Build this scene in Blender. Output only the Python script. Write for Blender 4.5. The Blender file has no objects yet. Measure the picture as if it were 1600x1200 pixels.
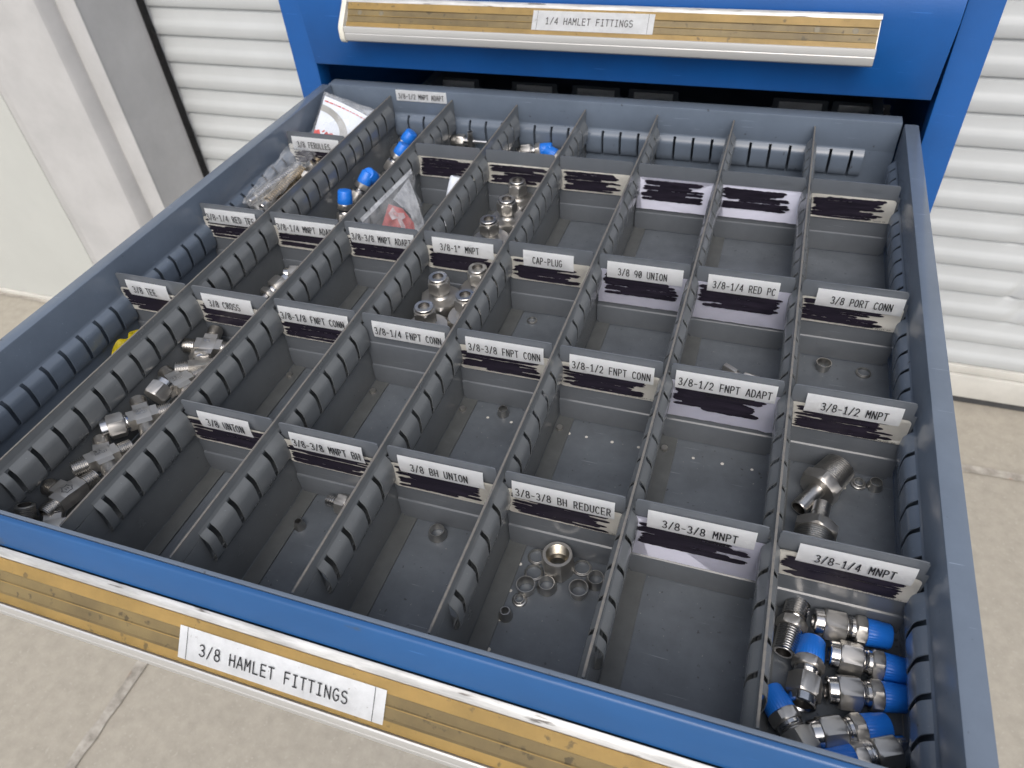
import bpy, bmesh, math, random
from mathutils import Vector, Matrix, noise, Euler
R = math.radians
sin, cos, pi = math.sin, math.cos, math.pi
scene = bpy.context.scene
col = scene.collection
random.seed(7)

# ------------------------------------------------------------------ camera, light, exposure
cam = bpy.data.cameras.new('camera')
cam_o = bpy.data.objects.new('camera', cam); col.objects.link(cam_o)
cam_o.location = (0.55819, -0.16559, 0.44533)
cam_o.rotation_euler = (0.81578, 0.06737, 0.3249)
cam.sensor_width = 36.0; cam.lens = 36.0 * 1153.37 / 1600
cam.clip_start = 0.01; cam.clip_end = 200
cam.dof.use_dof = True; cam.dof.focus_distance = 0.50; cam.dof.aperture_fstop = 15
scene.camera = cam_o

SUN_EL, SUN_AZ = R(50), R(166)
w = bpy.data.worlds.new('World'); scene.world = w; w.use_nodes = True
nt = w.node_tree; nt.nodes.clear()
sky = nt.nodes.new('ShaderNodeTexSky'); sky.sky_type = 'NISHITA'; sky.sun_disc = False
sky.sun_elevation = SUN_EL; sky.sun_rotation = SUN_AZ
sky.air_density = 1.0; sky.dust_density = 4.0; sky.ozone_density = 1.0
hs = nt.nodes.new('ShaderNodeHueSaturation'); hs.inputs['Saturation'].default_value = 0.55
bg = nt.nodes.new('ShaderNodeBackground'); bg.inputs['Strength'].default_value = 0.15
wo = nt.nodes.new('ShaderNodeOutputWorld')
nt.links.new(sky.outputs[0], hs.inputs['Color']); nt.links.new(hs.outputs[0], bg.inputs['Color'])
nt.links.new(bg.outputs[0], wo.inputs['Surface'])

sl = bpy.data.lights.new('sun', 'SUN'); sl.energy = 0.75; sl.angle = R(45); sl.color = (1.0, 0.95, 0.88)
so = bpy.data.objects.new('sun', sl); col.objects.link(so)
sd = Vector((sin(SUN_AZ) * cos(SUN_EL), cos(SUN_AZ) * cos(SUN_EL), sin(SUN_EL)))
so.rotation_euler = (-sd).to_track_quat('-Z', 'Y').to_euler(); so.location = (0, 0, 4)
vs = scene.view_settings
vs.view_transform = 'Standard'; vs.look = 'None'; vs.exposure = 0.48; vs.gamma = 1.0; vs.use_curve_mapping = False

# ------------------------------------------------------------------ materials
def mat(name, base, rough=0.5, metal=0.0, var=0.12, scale=40.0, bump=0.0, bscale=400.0, spec=0.5, col2=None,
        spots=None, spot_scale=120.0, spot_cut=0.72, rvar=0.1, stretch=None, coat=0.0, dust=None, scratch=0.0):
    m = bpy.data.materials.new(name); m.use_nodes = True
    n = m.node_tree.nodes; L = m.node_tree.links
    b = n['Principled BSDF']
    tc = n.new('ShaderNodeTexCoord'); src = tc.outputs['Object']
    if stretch:
        mp = n.new('ShaderNodeMapping'); mp.inputs['Scale'].default_value = stretch
        L.new(src, mp.inputs[0]); src = mp.outputs[0]
    nz = n.new('ShaderNodeTexNoise'); nz.inputs['Scale'].default_value = scale; nz.inputs['Detail'].default_value = 6
    nz.inputs['Roughness'].default_value = 0.65
    L.new(src, nz.inputs['Vector'])
    mx = n.new('ShaderNodeMix'); mx.data_type = 'RGBA'
    c2 = col2 if col2 else tuple(c * (1 - var * 2) for c in base)
    c1 = base if col2 else tuple(min(1, c * (1 + var)) for c in base)
    mx.inputs[6].default_value = (*c1, 1); mx.inputs[7].default_value = (*c2, 1)
    rp = n.new('ShaderNodeMapRange'); rp.inputs[1].default_value = 0.35; rp.inputs[2].default_value = 0.68
    L.new(nz.outputs['Fac'], rp.inputs[0]); L.new(rp.outputs[0], mx.inputs[0])
    out = mx.outputs[2]
    if spots:
        n2 = n.new('ShaderNodeTexNoise'); n2.inputs['Scale'].default_value = spot_scale; n2.inputs['Detail'].default_value = 4
        L.new(src, n2.inputs['Vector'])
        r2 = n.new('ShaderNodeMapRange'); r2.inputs[1].default_value = spot_cut; r2.inputs[2].default_value = spot_cut + 0.06
        L.new(n2.outputs['Fac'], r2.inputs[0])
        m2 = n.new('ShaderNodeMix'); m2.data_type = 'RGBA'; m2.inputs[7].default_value = (*spots, 1)
        L.new(r2.outputs[0], m2.inputs[0]); L.new(out, m2.inputs[6]); out = m2.outputs[2]
    if dust:
        n4 = n.new('ShaderNodeTexNoise'); n4.inputs['Scale'].default_value = 520; n4.inputs['Detail'].default_value = 2
        L.new(src, n4.inputs['Vector'])
        r4 = n.new('ShaderNodeMapRange'); r4.inputs[1].default_value = 0.72; r4.inputs[2].default_value = 0.76
        L.new(n4.outputs['Fac'], r4.inputs[0])
        m4 = n.new('ShaderNodeMix'); m4.data_type = 'RGBA'; m4.inputs[7].default_value = (*dust, 1)
        L.new(r4.outputs[0], m4.inputs[0]); L.new(out, m4.inputs[6]); out = m4.outputs[2]
    if scratch:
        for ang, sc_ in ((0.5, 30.0), (2.1, 22.0)):
            mp2 = n.new('ShaderNodeMapping'); mp2.inputs['Rotation'].default_value = (ang * 0.3, ang * 0.4, ang); mp2.inputs['Scale'].default_value = (1.0, 22.0, 22.0)
            L.new(tc.outputs['Object'], mp2.inputs[0])
            n5 = n.new('ShaderNodeTexNoise'); n5.inputs['Scale'].default_value = sc_; n5.inputs['Detail'].default_value = 2; L.new(mp2.outputs[0], n5.inputs['Vector'])
            r5 = n.new('ShaderNodeMapRange'); r5.inputs[1].default_value = 0.735; r5.inputs[2].default_value = 0.77; r5.inputs[4].default_value = scratch
            L.new(n5.outputs['Fac'], r5.inputs[0])
            m5 = n.new('ShaderNodeMix'); m5.data_type = 'RGBA'; m5.inputs[7].default_value = (*[min(1, c * 2.2 + 0.05) for c in base], 1)
            L.new(r5.outputs[0], m5.inputs[0]); L.new(out, m5.inputs[6]); out = m5.outputs[2]
    L.new(out, b.inputs['Base Color'])
    b.inputs['Metallic'].default_value = metal
    b.inputs['Specular IOR Level'].default_value = spec
    if coat: b.inputs['Coat Weight'].default_value = coat; b.inputs['Coat Roughness'].default_value = 0.15
    rr = n.new('ShaderNodeMapRange'); rr.inputs[3].default_value = max(0.02, rough - rvar); rr.inputs[4].default_value = rough + rvar
    L.new(nz.outputs['Fac'], rr.inputs[0]); L.new(rr.outputs[0], b.inputs['Roughness'])
    if bump:
        n3 = n.new('ShaderNodeTexNoise'); n3.inputs['Scale'].default_value = bscale; n3.inputs['Detail'].default_value = 3
        L.new(src, n3.inputs['Vector'])
        bp = n.new('ShaderNodeBump'); bp.inputs['Strength'].default_value = bump; bp.inputs['Distance'].default_value = 0.001
        L.new(n3.outputs['Fac'], bp.inputs['Height']); L.new(bp.outputs[0], b.inputs['Normal'])
    return m

M = {}
M['shell'] = mat('blue_grey_paint', (0.118, 0.147, 0.192), 0.22, rvar=0.06, var=0.06, scale=14, bump=0.05, bscale=700, spots=(0.055, 0.06, 0.07), spot_scale=160, spot_cut=0.71, scratch=0.35)
M['shellrim'] = M['shell']
M['floor'] = mat('drawer_floor_paint', (0.102, 0.116, 0.134), 0.36, var=0.11, scale=30, bump=0.06, bscale=500, spots=(0.04, 0.045, 0.05), spot_scale=230, spot_cut=0.665, dust=(0.30, 0.30, 0.29), scratch=0.5)
M['part'] = mat('grey_paint', (0.142, 0.152, 0.160), 0.24, var=0.06, scale=18, bump=0.05, bscale=600, spots=(0.06, 0.065, 0.07), spot_scale=230, spot_cut=0.71, scratch=0.35)
M['foot'] = mat('dull_grey_paint', (0.092, 0.098, 0.100), 0.42, var=0.10, scale=60, bump=0.06, bscale=500, spots=(0.17, 0.165, 0.155), spot_scale=400, spot_cut=0.76)
M['edge'] = mat('worn_edge', (0.165, 0.152, 0.135), 0.6, var=0.3, scale=220, col2=(0.11, 0.11, 0.11))
M['div'] = mat('divider_paint', (0.105, 0.116, 0.132), 0.22, var=0.05, scale=20, bump=0.03, bscale=500, spots=(0.07, 0.075, 0.08), spot_scale=230, spot_cut=0.72, scratch=0.3)
M['blue'] = mat('cabinet_blue_paint', (0.005, 0.082, 0.300), 0.42, var=0.07, scale=9, bump=0.10, bscale=420, spots=(0.03, 0.07, 0.16), spot_scale=38, spot_cut=0.76, scratch=0.4, coat=0.0)
M['fblue'] = mat('drawer_front_blue_paint', (0.016, 0.080, 0.222), 0.34, spec=0.5, var=0.08, scale=12, bump=0.09, bscale=260, spots=(0.05, 0.07, 0.10), spot_scale=46, spot_cut=0.70, scratch=0.45, coat=0.0, stretch=(0.5, 1, 1))
M['inside'] = mat('shaded_interior_blue', (0.010, 0.03, 0.09), 0.6)  # cabinet blue with the shade of the interior put into its colour
M['alu'] = mat('brushed_aluminium', (0.52, 0.52, 0.51), 0.45, metal=0.4, var=0.16, scale=70, stretch=(0.4, 3, 3), bump=0.08, bscale=300, spots=(0.14, 0.13, 0.12), spot_scale=80, spot_cut=0.62)
M['alulip'] = mat('satin_aluminium', (0.55, 0.55, 0.54), 0.42, metal=0.4, var=0.03, scale=60, stretch=(0.3, 3, 3), spots=(0.25, 0.24, 0.22), spot_scale=60, spot_cut=0.76)
M['yellow'] = mat('yellowed_plastic', (0.56, 0.38, 0.135), 0.42, var=0.2, scale=26, col2=(0.42, 0.29, 0.105), bump=0.05, bscale=200, spots=(0.26, 0.19, 0.09), spot_scale=150, spot_cut=0.66)
M['tan'] = mat('grimy_tan_plastic', (0.38, 0.29, 0.14), 0.4, scale=22, col2=(0.24, 0.185, 0.10), bump=0.05, bscale=200, spots=(0.17, 0.135, 0.08), spot_scale=120, spot_cut=0.62)
M['capw'] = mat('white_plastic', (0.68, 0.66, 0.58), 0.45, var=0.06)
M['tape'] = mat('white_label_tape', (0.90, 0.915, 0.93), 0.25, var=0.015, scale=60, spec=0.5)
M['bigtape'] = mat('worn_white_label', (0.76, 0.78, 0.80), 0.42, var=0.05, scale=90, spots=(0.30, 0.27, 0.25), spot_scale=190, spot_cut=0.70)
M['ink'] = mat('black_label_ink', (0.012, 0.012, 0.015), 0.5, var=0.1)
M['gloss'] = mat('black_print', (0.004, 0.004, 0.004), 0.6, var=0.1)
M['card'] = mat('cream_card', (0.82, 0.80, 0.735), 0.4, var=0.04, scale=50)
M['lav'] = mat('lavender_paper', (0.66, 0.67, 0.80), 0.45, var=0.03, scale=40)
M['marker'] = mat('black_marker', (0.005, 0.0045, 0.008), 0.45, spec=0.2, var=0.3, scale=160, col2=(0.022, 0.018, 0.030), rvar=0.15, stretch=(0.25, 1, 2.5))
M['steel'] = mat('stainless_steel', (0.60, 0.585, 0.56), 0.30, metal=1.0, var=0.10, scale=90, bump=0.08, bscale=900)
M['steelbright'] = mat('polished_steel', (0.70, 0.69, 0.68), 0.17, metal=1.0, var=0.08, scale=60)
M['steelshade'] = mat('shaded_bore', (0.16, 0.155, 0.15), 0.45, metal=1.0, var=0.1)  # fitting steel, its colour darkened to stand for shade inside the bores
M['nickel'] = mat('matte_nickel', (0.56, 0.545, 0.52), 0.44, metal=1.0, var=0.03, rvar=0.03, scale=70, bump=0.03, bscale=1400)
M['ringsteel'] = mat('bright_ring_steel', (0.50, 0.49, 0.47), 0.36, metal=1.0, var=0.04, scale=60, rvar=0.05)
M['steelwarm'] = mat('warm_steel', (0.42, 0.385, 0.32), 0.32, metal=1.0, var=0.08, scale=80)
M['brass'] = mat('brassy_steel', (0.60, 0.50, 0.36), 0.30, metal=1.0, var=0.12, scale=80)
M['cap'] = mat('blue_plastic_cap', (0.012, 0.165, 0.66), 0.38, var=0.05, scale=60, bump=0.05, bscale=900)
M['ytag'] = mat('yellow_plastic', (0.62, 0.50, 0.010), 0.4, var=0.15, scale=90, spots=(0.04, 0.035, 0.01), spot_scale=260, spot_cut=0.68)
M['red'] = mat('red_print', (0.50, 0.085, 0.08), 0.45, var=0.2, scale=120)
M['greyprint'] = mat('grey_print', (0.30, 0.30, 0.285), 0.5, var=0.1)
M['clouded'] = mat('clouded_rivet', (0.16, 0.135, 0.085), 0.5, var=0.1)
M['paper'] = mat('white_paper_insert', (0.60, 0.64, 0.70), 0.5, var=0.05, scale=30)
M['shutter'] = mat('white_shutter_paint', (0.465, 0.485, 0.49), 0.42, var=0.03, scale=5, spots=(0.45, 0.45, 0.43), spot_scale=30, spot_cut=0.76)
M['shbar'] = mat('cream_shutter_bar', (0.54, 0.53, 0.49), 0.45, var=0.05, scale=12)
M['rubber'] = mat('dark_rubber', (0.05, 0.052, 0.055), 0.7)
M['brush'] = mat('black_bristle', (0.012, 0.012, 0.013), 0.9)
M['post'] = mat('grey_white_post_paint', (0.455, 0.455, 0.455), 0.55, var=0.05, scale=7, bump=0.15, bscale=60, spots=(0.40, 0.40, 0.39), spot_scale=14, spot_cut=0.70)
M['door'] = mat('white_door_paint', (0.50, 0.515, 0.495), 0.5, var=0.02, scale=4)
M['conc'] = mat('concrete', (0.350, 0.321, 0.268), 0.9, dust=(0.46, 0.43, 0.37), var=0.06, scale=34, bump=0.5, bscale=170, spots=(0.385, 0.355, 0.30), spot_scale=130, spot_cut=0.62)
M['joint'] = mat('joint_filler', (0.45, 0.42, 0.37), 0.9, scale=30, col2=(0.22, 0.20, 0.17), spots=(0.30, 0.11, 0.04), spot_scale=9, spot_cut=0.66)
M['hole'] = mat('pale_hole', (0.62, 0.60, 0.56), 0.8)

def film(name, tint=(0.9, 0.92, 0.95), alpha=0.22):
    m = bpy.data.materials.new(name); m.use_nodes = True
    n = m.node_tree.nodes; L = m.node_tree.links; n.clear()
    o = n.new('ShaderNodeOutputMaterial'); t = n.new('ShaderNodeBsdfTransparent'); t.inputs[0].default_value = (0.96, 0.97, 0.98, 1)
    p = n.new('ShaderNodeBsdfPrincipled'); p.inputs['Base Color'].default_value = (*tint, 1); p.inputs['Roughness'].default_value = 0.18
    tc = n.new('ShaderNodeTexCoord'); nz = n.new('ShaderNodeTexNoise'); nz.inputs['Scale'].default_value = 90; nz.inputs['Detail'].default_value = 5
    bp = n.new('ShaderNodeBump'); bp.inputs['Strength'].default_value = 0.6; bp.inputs['Distance'].default_value = 0.002
    L.new(tc.outputs['Object'], nz.inputs['Vector']); L.new(nz.outputs['Fac'], bp.inputs['Height']); L.new(bp.outputs[0], p.inputs['Normal'])
    mr = n.new('ShaderNodeMapRange'); mr.inputs[1].default_value = 0.3; mr.inputs[2].default_value = 0.75
    mr.inputs[3].default_value = alpha * 0.5; mr.inputs[4].default_value = alpha * 1.7
    L.new(nz.outputs['Fac'], mr.inputs[0])
    mx = n.new('ShaderNodeMixShader'); L.new(mr.outputs[0], mx.inputs[0]); L.new(t.outputs[0], mx.inputs[1]); L.new(p.outputs[0], mx.inputs[2])
    L.new(mx.outputs[0], o.inputs['Surface'])
    return m
M['film'] = film('clear_film', alpha=0.15); M['milky'] = film('milky_film', alpha=0.42)

# ------------------------------------------------------------------ helpers
def link(name, bm, mats, parent=None, smooth=None, loc=None):
    me = bpy.data.meshes.new(name); bm.normal_update(); bm.to_mesh(me); bm.free()
    for m in (mats if isinstance(mats, (list, tuple)) else [mats]): me.materials.append(M[m] if isinstance(m, str) else m)
    if smooth is not None:
        me.polygons.foreach_set('use_smooth', [True] * len(me.polygons)); me.set_sharp_from_angle(angle=R(smooth))
    o = bpy.data.objects.new(name, me); col.objects.link(o)
    if parent: o.parent = parent
    if loc is not None: o.location = loc
    return o

def tag(o, label, cat, group=None):
    o['label'] = label; o['category'] = cat
    if group: o['group'] = group
    return o

def thing(name, label, cat, loc=(0, 0, 0), rot=None, group=None):
    o = bpy.data.objects.new(name, None); col.objects.link(o); o.location = loc; o.empty_display_size = 0.02
    if rot is not None: o.rotation_euler = rot
    return tag(o, label, cat, group)

def copy_thing(o, label=None):
    c = o.copy(); col.objects.link(c)
    if label: c['label'] = label
    for ch in list(o.children):
        d = ch.copy(); col.objects.link(d); d.parent = c
        for g in list(ch.children):
            e = g.copy(); col.objects.link(e); e.parent = d
    return c

def box(bm, x0, x1, y0, y1, z0, z1, bev=0.0, mi=0):
    vs = [bm.verts.new((x, y, z)) for x in (x0, x1) for y in (y0, y1) for z in (z0, z1)]
    fs = [bm.faces.new([vs[i] for i in f]) for f in ((0, 1, 3, 2), (4, 6, 7, 5), (0, 4, 5, 1), (2, 3, 7, 6), (0, 2, 6, 4), (1, 5, 7, 3))]
    for f in fs: f.material_index = mi
    if bev:
        es = list({e for f in fs for e in f.edges})
        bmesh.ops.bevel(bm, geom=es, offset=bev, segments=2, profile=0.6, affect='EDGES')
    return fs

def extrude_loop(bm, loop, a0, a1, axis='x', mi=0, caps=True):
    """closed 2D loop swept straight along an axis; loop = (u, v): x-> (y,z), y-> (x,z), z-> (x,y)"""
    def P(a, u, v): return {'x': (a, u, v), 'y': (u, a, v), 'z': (u, v, a)}[axis]
    A = [bm.verts.new(P(a0, u, v)) for u, v in loop]; B = [bm.verts.new(P(a1, u, v)) for u, v in loop]
    n = len(loop); fs = []
    for i in range(n):
        j = (i + 1) % n
        fs.append(bm.faces.new((A[i], A[j], B[j], B[i])))
    if caps:
        fs.append(bm.faces.new(A[::-1])); fs.append(bm.faces.new(B))
    for f in fs: f.material_index = mi
    bmesh.ops.recalc_face_normals(bm, faces=fs)
    return fs

def lathe(bm, prof, seg=32, mi=0, M4=None, rfun=None, close=False):
    """prof: (x, r) along local +X"""
    rings = []
    for k, (x, r) in enumerate(prof):
        ring = []
        for i in range(seg):
            a = 2 * pi * i / seg
            rr = rfun(k, a, r) if rfun else r
            v = Vector((x, rr * cos(a), rr * sin(a)))
            if M4: v = M4 @ v
            ring.append(bm.verts.new(v))
        rings.append(ring)
    pairs = list(zip(rings[:-1], rings[1:]))
    if close: pairs.append((rings[-1], rings[0]))
    for A, B in pairs:
        for i in range(seg):
            j = (i + 1) % seg
            bm.faces.new((A[i], B[i], B[j], A[j])).material_index = mi
    return rings

def hexr(rf, a, ph=0.0):
    s = R(60); t = ((a + ph) % s) - s / 2
    return rf / cos(t)

def hexnut(bm, x0, x1, rf, ch0=0.0012, ch1=0.0012, bore=0.0, mi=0, M4=None, ph=0.0):
    seg = 36; rc = rf * 1.01
    prof = [(x0, -1), (x0 + ch0, 1), (x1 - ch1, 1), (x1, -1)]
    rf_ = lambda k, a, r: (min(hexr(rf, a, ph), rc) if r < 0 else hexr(rf, a, ph)) * (0.985 if r < 0 else 1)
    full = [(x0, -1), (x0 + ch0, 1), (x1 - ch1, 1), (x1, -1)]
    if bore:
        full = full + [(x1, -2), (x0, -2)]
        f2 = lambda k, a, r: bore if r == -2 else rf_(k, a, r)
        lathe(bm, full, seg, mi, M4, f2, close=True)
    else:
        rings = lathe(bm, full, seg, mi, M4, rf_)
        bm.faces.new(rings[0][::-1]).material_index = mi; bm.faces.new(rings[-1]).material_index = mi

def cyl(bm, x0, x1, r0, r1=None, seg=32, mi=0, M4=None, ch=0.0):
    r1 = r0 if r1 is None else r1
    prof = [(x0, 0.0002), (x0, r0 - ch), (x0 + ch, r0), (x1 - ch, r1), (x1, r1 - ch), (x1, 0.0002)] if ch else [(x0, 0.0002), (x0, r0), (x1, r1), (x1, 0.0002)]
    lathe(bm, prof, seg, mi, M4)

def thread(bm, x0, x1, r0, r1=None, pitch=0.0017, depth=0.0010, bore=0.0, mi=0, mb=None, M4=None, seg=32, end='hi'):
    r1 = r0 if r1 is None else r1
    n = max(2, int(round(abs(x1 - x0) / pitch))); prof = []
    for i in range(n):
        t = i / n; x = x0 + (x1 - x0) * t; r = r0 + (r1 - r0) * t; s = (x1 - x0) / n
        prof += [(x, r - depth), (x + s * 0.3, r), (x + s * 0.55, r), (x + s * 0.85, r - depth)]
    prof += [(x1, r1 - depth)]
    lathe(bm, [(x0, 0.0002)] + prof, seg, mi, M4)
    if bore:
        sg = 1 if x1 > x0 else -1
        lathe(bm, [(x1, r1 - depth), (x1, bore), ], seg, mi, M4)
        lathe(bm, [(x1, bore), (x1 - sg * 0.008, bore), (x1 - sg * 0.008, 0.0002)], seg, mi if mb is None else mb, M4)
    else:
        lathe(bm, [(x1, r1 - depth), (x1, 0.0002)], seg, mi, M4)

def axis_matrix(p, q, roll=0.0):
    p, q = Vector(p), Vector(q); d = (q - p).normalized()
    return Matrix.Translation(p) @ d.to_track_quat('X', 'Z').to_matrix().to_4x4() @ Matrix.Rotation(roll, 4, 'X')

def place(o, p, q, roll=0.0):
    o.matrix_world = axis_matrix(p, q, roll)
    return o

# ------------------------------------------------------------------ lettering (own monospaced stroke font, cell 4 x 6)
def arc(cx, cy, rx, ry, a0, a1, n=8): return [(cx + rx * cos(R(a0 + (a1 - a0) * i / n)), cy + ry * sin(R(a0 + (a1 - a0) * i / n))) for i in range(n + 1)]
G = {
 '0': [arc(2, 3, 1.8, 3, 90, 450, 20), [(0.9, 1.2), (3.1, 4.8)]],
 '1': [[(0.6, 4.9), (2.1, 6), (2.1, 0)], [(0.7, 0), (3.5, 0)]],
 '2': [arc(2, 4.3, 1.7, 1.7, 165, -35, 9) + [(0.2, 0), (3.8, 0)]],
 '3': [arc(1.9, 4.6, 1.6, 1.4, 150, -90, 9), arc(1.9, 1.6, 1.85, 1.6, 90, -150, 10)],
 '4': [[(2.9, 0), (2.9, 6), (0.1, 1.7), (3.9, 1.7)]],
 '8': [arc(2, 4.55, 1.5, 1.45, -90, 270, 16), arc(2, 1.55, 1.85, 1.55, 90, 450, 16)],
 '9': [arc(2, 4.2, 1.7, 1.8, 0, 360, 16), [(3.7, 4.2), (3.5, 2.2), (2.4, 0)]],
 '/': [[(0.4, -0.3), (3.6, 6.3)]], '-': [[(0.6, 2.7), (3.4, 2.7)]], '"': [[(1.3, 6), (1.2, 4.4)], [(2.8, 6), (2.7, 4.4)]], '.': [[(1.8, 0), (2.2, 0)]], ',': [[(2.1, 0.4), (1.7, -0.9)]],
 'A': [[(0, 0), (1.8, 6), (2.2, 6), (4, 0)], [(0.6, 2), (3.4, 2)]],
 'B': [[(0.3, 3.1), (0.3, 6)] + arc(2.2, 4.55, 1.4, 1.45, 90, -90, 7) + [(0.3, 3.1), (0.3, 0)] + arc(2.3, 1.55, 1.6, 1.55, -90, 90, 7)],
 'C': [arc(2.1, 3, 1.9, 3, 45, 315, 14)],
 'D': [[(0.3, 0), (0.3, 6), (1.6, 6)] + arc(1.7, 3, 2.1, 3, 85, -85, 10) + [(1.6, 0), (0.3, 0)]],
 'E': [[(3.7, 6), (0.4, 6), (0.4, 0), (3.8, 0)], [(0.4, 3.1), (3.3, 3.1)]],
 'F': [[(3.8, 6), (0.5, 6), (0.5, 0)], [(0.5, 3.1), (3.4, 3.1)]],
 'G': [arc(2.1, 3, 1.9, 3, 48, 300, 14) + [(3.8, 1), (3.8, 2.8), (2.3, 2.8)]],
 'H': [[(0.3, 0), (0.3, 6)], [(3.7, 0), (3.7, 6)], [(0.3, 3.1), (3.7, 3.1)]],
 'I': [[(0.7, 6), (3.3, 6)], [(2, 6), (2, 0)], [(0.7, 0), (3.3, 0)]],
 'L': [[(0.6, 6), (0.6, 0), (3.8, 0)]], 'M': [[(0.2, 0), (0.3, 6), (2, 2.6), (3.7, 6), (3.8, 0)]],
 'N': [[(0.3, 0), (0.3, 6), (3.7, 0), (3.7, 6)]], 'O': [arc(2, 3, 1.85, 3, 90, 450, 20)],
 'P': [[(0.4, 0), (0.4, 6), (2, 6)] + arc(2.1, 4.45, 1.6, 1.55, 85, -90, 7) + [(0.4, 2.9)]],
 'R': [[(0.4, 0), (0.4, 6), (2, 6)] + arc(2.1, 4.5, 1.5, 1.5, 85, -90, 7) + [(0.4, 3)], [(2, 3), (3.8, 0)]],
 'S': [arc(2, 4.5, 1.7, 1.5, 35, 235, 9) + arc(2, 1.6, 1.8, 1.6, 60, -150, 10)],
 'T': [[(0.1, 6), (3.9, 6)], [(2, 6), (2, 0)]], 'U': [[(0.3, 6), (0.3, 2)] + arc(2, 1.8, 1.7, 1.8, 180, 360, 9) + [(3.7, 6)]],
 'K': [[(0.4, 0), (0.4, 6)], [(3.7, 6), (0.4, 2.4)], [(1.5, 3.5), (3.8, 0)]], 'Y': [[(0.1, 6), (2, 3), (3.9, 6)], [(2, 3), (2, 0)]],
}
G['0'] = [arc(2, 3, 1.8, 3, 90, 450, 20), [(0.5, 0.6), (3.5, 5.4)]]

def text_bm(bm, s, x0, x1, h, fn, wgt=0.62, mi=0):
    """s written so that the first glyph starts at x0 and the last ends at x1; fn(x, v) -> point, v = 0..h above the baseline"""
    n = len(s); g = 0.72; adv = (x1 - x0) / ((n - 1) + g); gw = adv * g
    su, sv = gw / 4.0, h / 6.0; hw = wgt * 0.5 * (su + sv) * 0.5
    for i, ch in enumerate(s):
        strokes = []
        for pl in G.get(ch, []):            # break a stroke where it turns sharply, so that every leg keeps its full width
            cur = [pl[0]]
            for k in range(1, len(pl)):
                cur.append(pl[k])
                if k < len(pl) - 1:
                    a = Vector((pl[k][0] - pl[k - 1][0], pl[k][1] - pl[k - 1][1])); c = Vector((pl[k + 1][0] - pl[k][0], pl[k + 1][1] - pl[k][1]))
                    if a.length > 1e-6 and c.length > 1e-6 and a.angle(c) > R(50): strokes.append(cur); cur = [pl[k]]
            strokes.append(cur)
        for pl in strokes:
            pts = [Vector((x0 + i * adv + px * su, py * sv)) for px, py in pl]
            m = len(pts); L_, R_ = [], []
            closed = (pts[0] - pts[-1]).length < 1e-7
            for k in range(m):
                a = pts[k - 1] if k > 0 else (pts[-2] if closed else None)
                c = pts[k + 1] if k < m - 1 else (pts[1] if closed else None)
                d1 = (pts[k] - a).normalized() if a is not None else (c - pts[k]).normalized()
                d2 = (c - pts[k]).normalized() if c is not None else d1
                t = d1 + d2
                t = t.normalized() if t.length > 1e-4 else d1
                nn = Vector((-t.y, t.x)); sc = 1.0 / max(0.5, abs(nn.dot(Vector((-d1.y, d1.x)))))
                p = pts[k].copy()
                if a is None: p -= d1 * hw * 0.7
                if c is None: p += d1 * hw * 0.7
                L_.append(p + nn * hw * sc); R_.append(p - nn * hw * sc)
            LV = [bm.verts.new(fn(p.x, p.y)) for p in L_]; RV = [bm.verts.new(fn(p.x, p.y)) for p in R_]
            for k in range(m - 1):
                bm.faces.new((LV[k], RV[k], RV[k + 1], LV[k + 1])).material_index = mi

# ------------------------------------------------------------------ dimensions of the drawer
W = 0.0857; D = 0.6709; XL, XR = 0.0014, 0.6865
Y4, PIT = 0.1185, 0.02156
ROW = {4: Y4, 3: Y4 + 6 * PIT, 2: Y4 + 12 * PIT, 1: Y4 + 20 * PIT}
HP, HD, HW = 0.0776, 0.0775, 0.0868
GZ = -1.094
TRAVEL = 0.706; STACK = 0.1113

# ------------------------------------------------------------------ setting: ground, joints
bm = bmesh.new()
v = [bm.verts.new(p) for p in ((-40, -40, GZ), (40, -40, GZ), (40, 40, GZ), (-40, 40, GZ))]; bm.faces.new(v)
g = link('ground', bm, 'conc'); g['kind'] = 'structure'
def joint(x0, y0, x1, y1, wd):
    bm = bmesh.new(); n = 60; rnd = random.Random(3); d = Vector((x1 - x0, y1 - y0)); nn = Vector((-d.y, d.x)).normalized(); A = []
    for i in range(n + 1):
        p = Vector((x0, y0)) + d * i / n; a = wd * (0.75 + 0.5 * rnd.random()); b = wd * (0.75 + 0.5 * rnd.random())
        A.append((bm.verts.new((*(p + nn * a), GZ + 0.004)), bm.verts.new((*(p - nn * b), GZ + 0.004))))
    for i in range(n): bm.faces.new((A[i][1], A[i + 1][1], A[i + 1][0], A[i][0]))
    o = link('ground_joint', bm, 'joint'); o['kind'] = 'structure'
joint(-0.605, 1.338, -0.552, -0.9, 0.012)
joint(-3.2, 1.345, 4.0, 1.345, 0.013)

# ------------------------------------------------------------------ roller shutter behind the cabinet
def shutter_profile(z0, z1, y, pitch=0.0755, depth=0.016, off=0.0):
    out = []; z = z1; seq = [(0.0, 0.75), (0.05, 0.58), (0.12, 0.50), (0.36, 0.48), (0.44, 0.30), (0.56, 0.06), (0.63, 0.0), (0.88, 0.02), (0.93, 0.12), (0.965, 0.72)]
    k = 0
    while True:
        base = z1 - off - k * pitch
        if base < z0: break
        for t, d in seq:
            zz = base - t * pitch
            if zz >= z0: out.append((y + d * depth, zz))
        k += 1
    return out
sh = thing('roller_shutter', 'white ribbed metal roller shutter standing behind the blue cabinet', 'shutter', (0, 0, 0))
bm = bmesh.new(); prof = shutter_profile(-0.962, 2.0, 1.60, off=(2.0 + 0.1318) % 0.0755)
xs_ = [-1.17, 0.9] + [1.0 + 0.008 * k for k in range(60)] + [1.6, 4.0]
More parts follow.
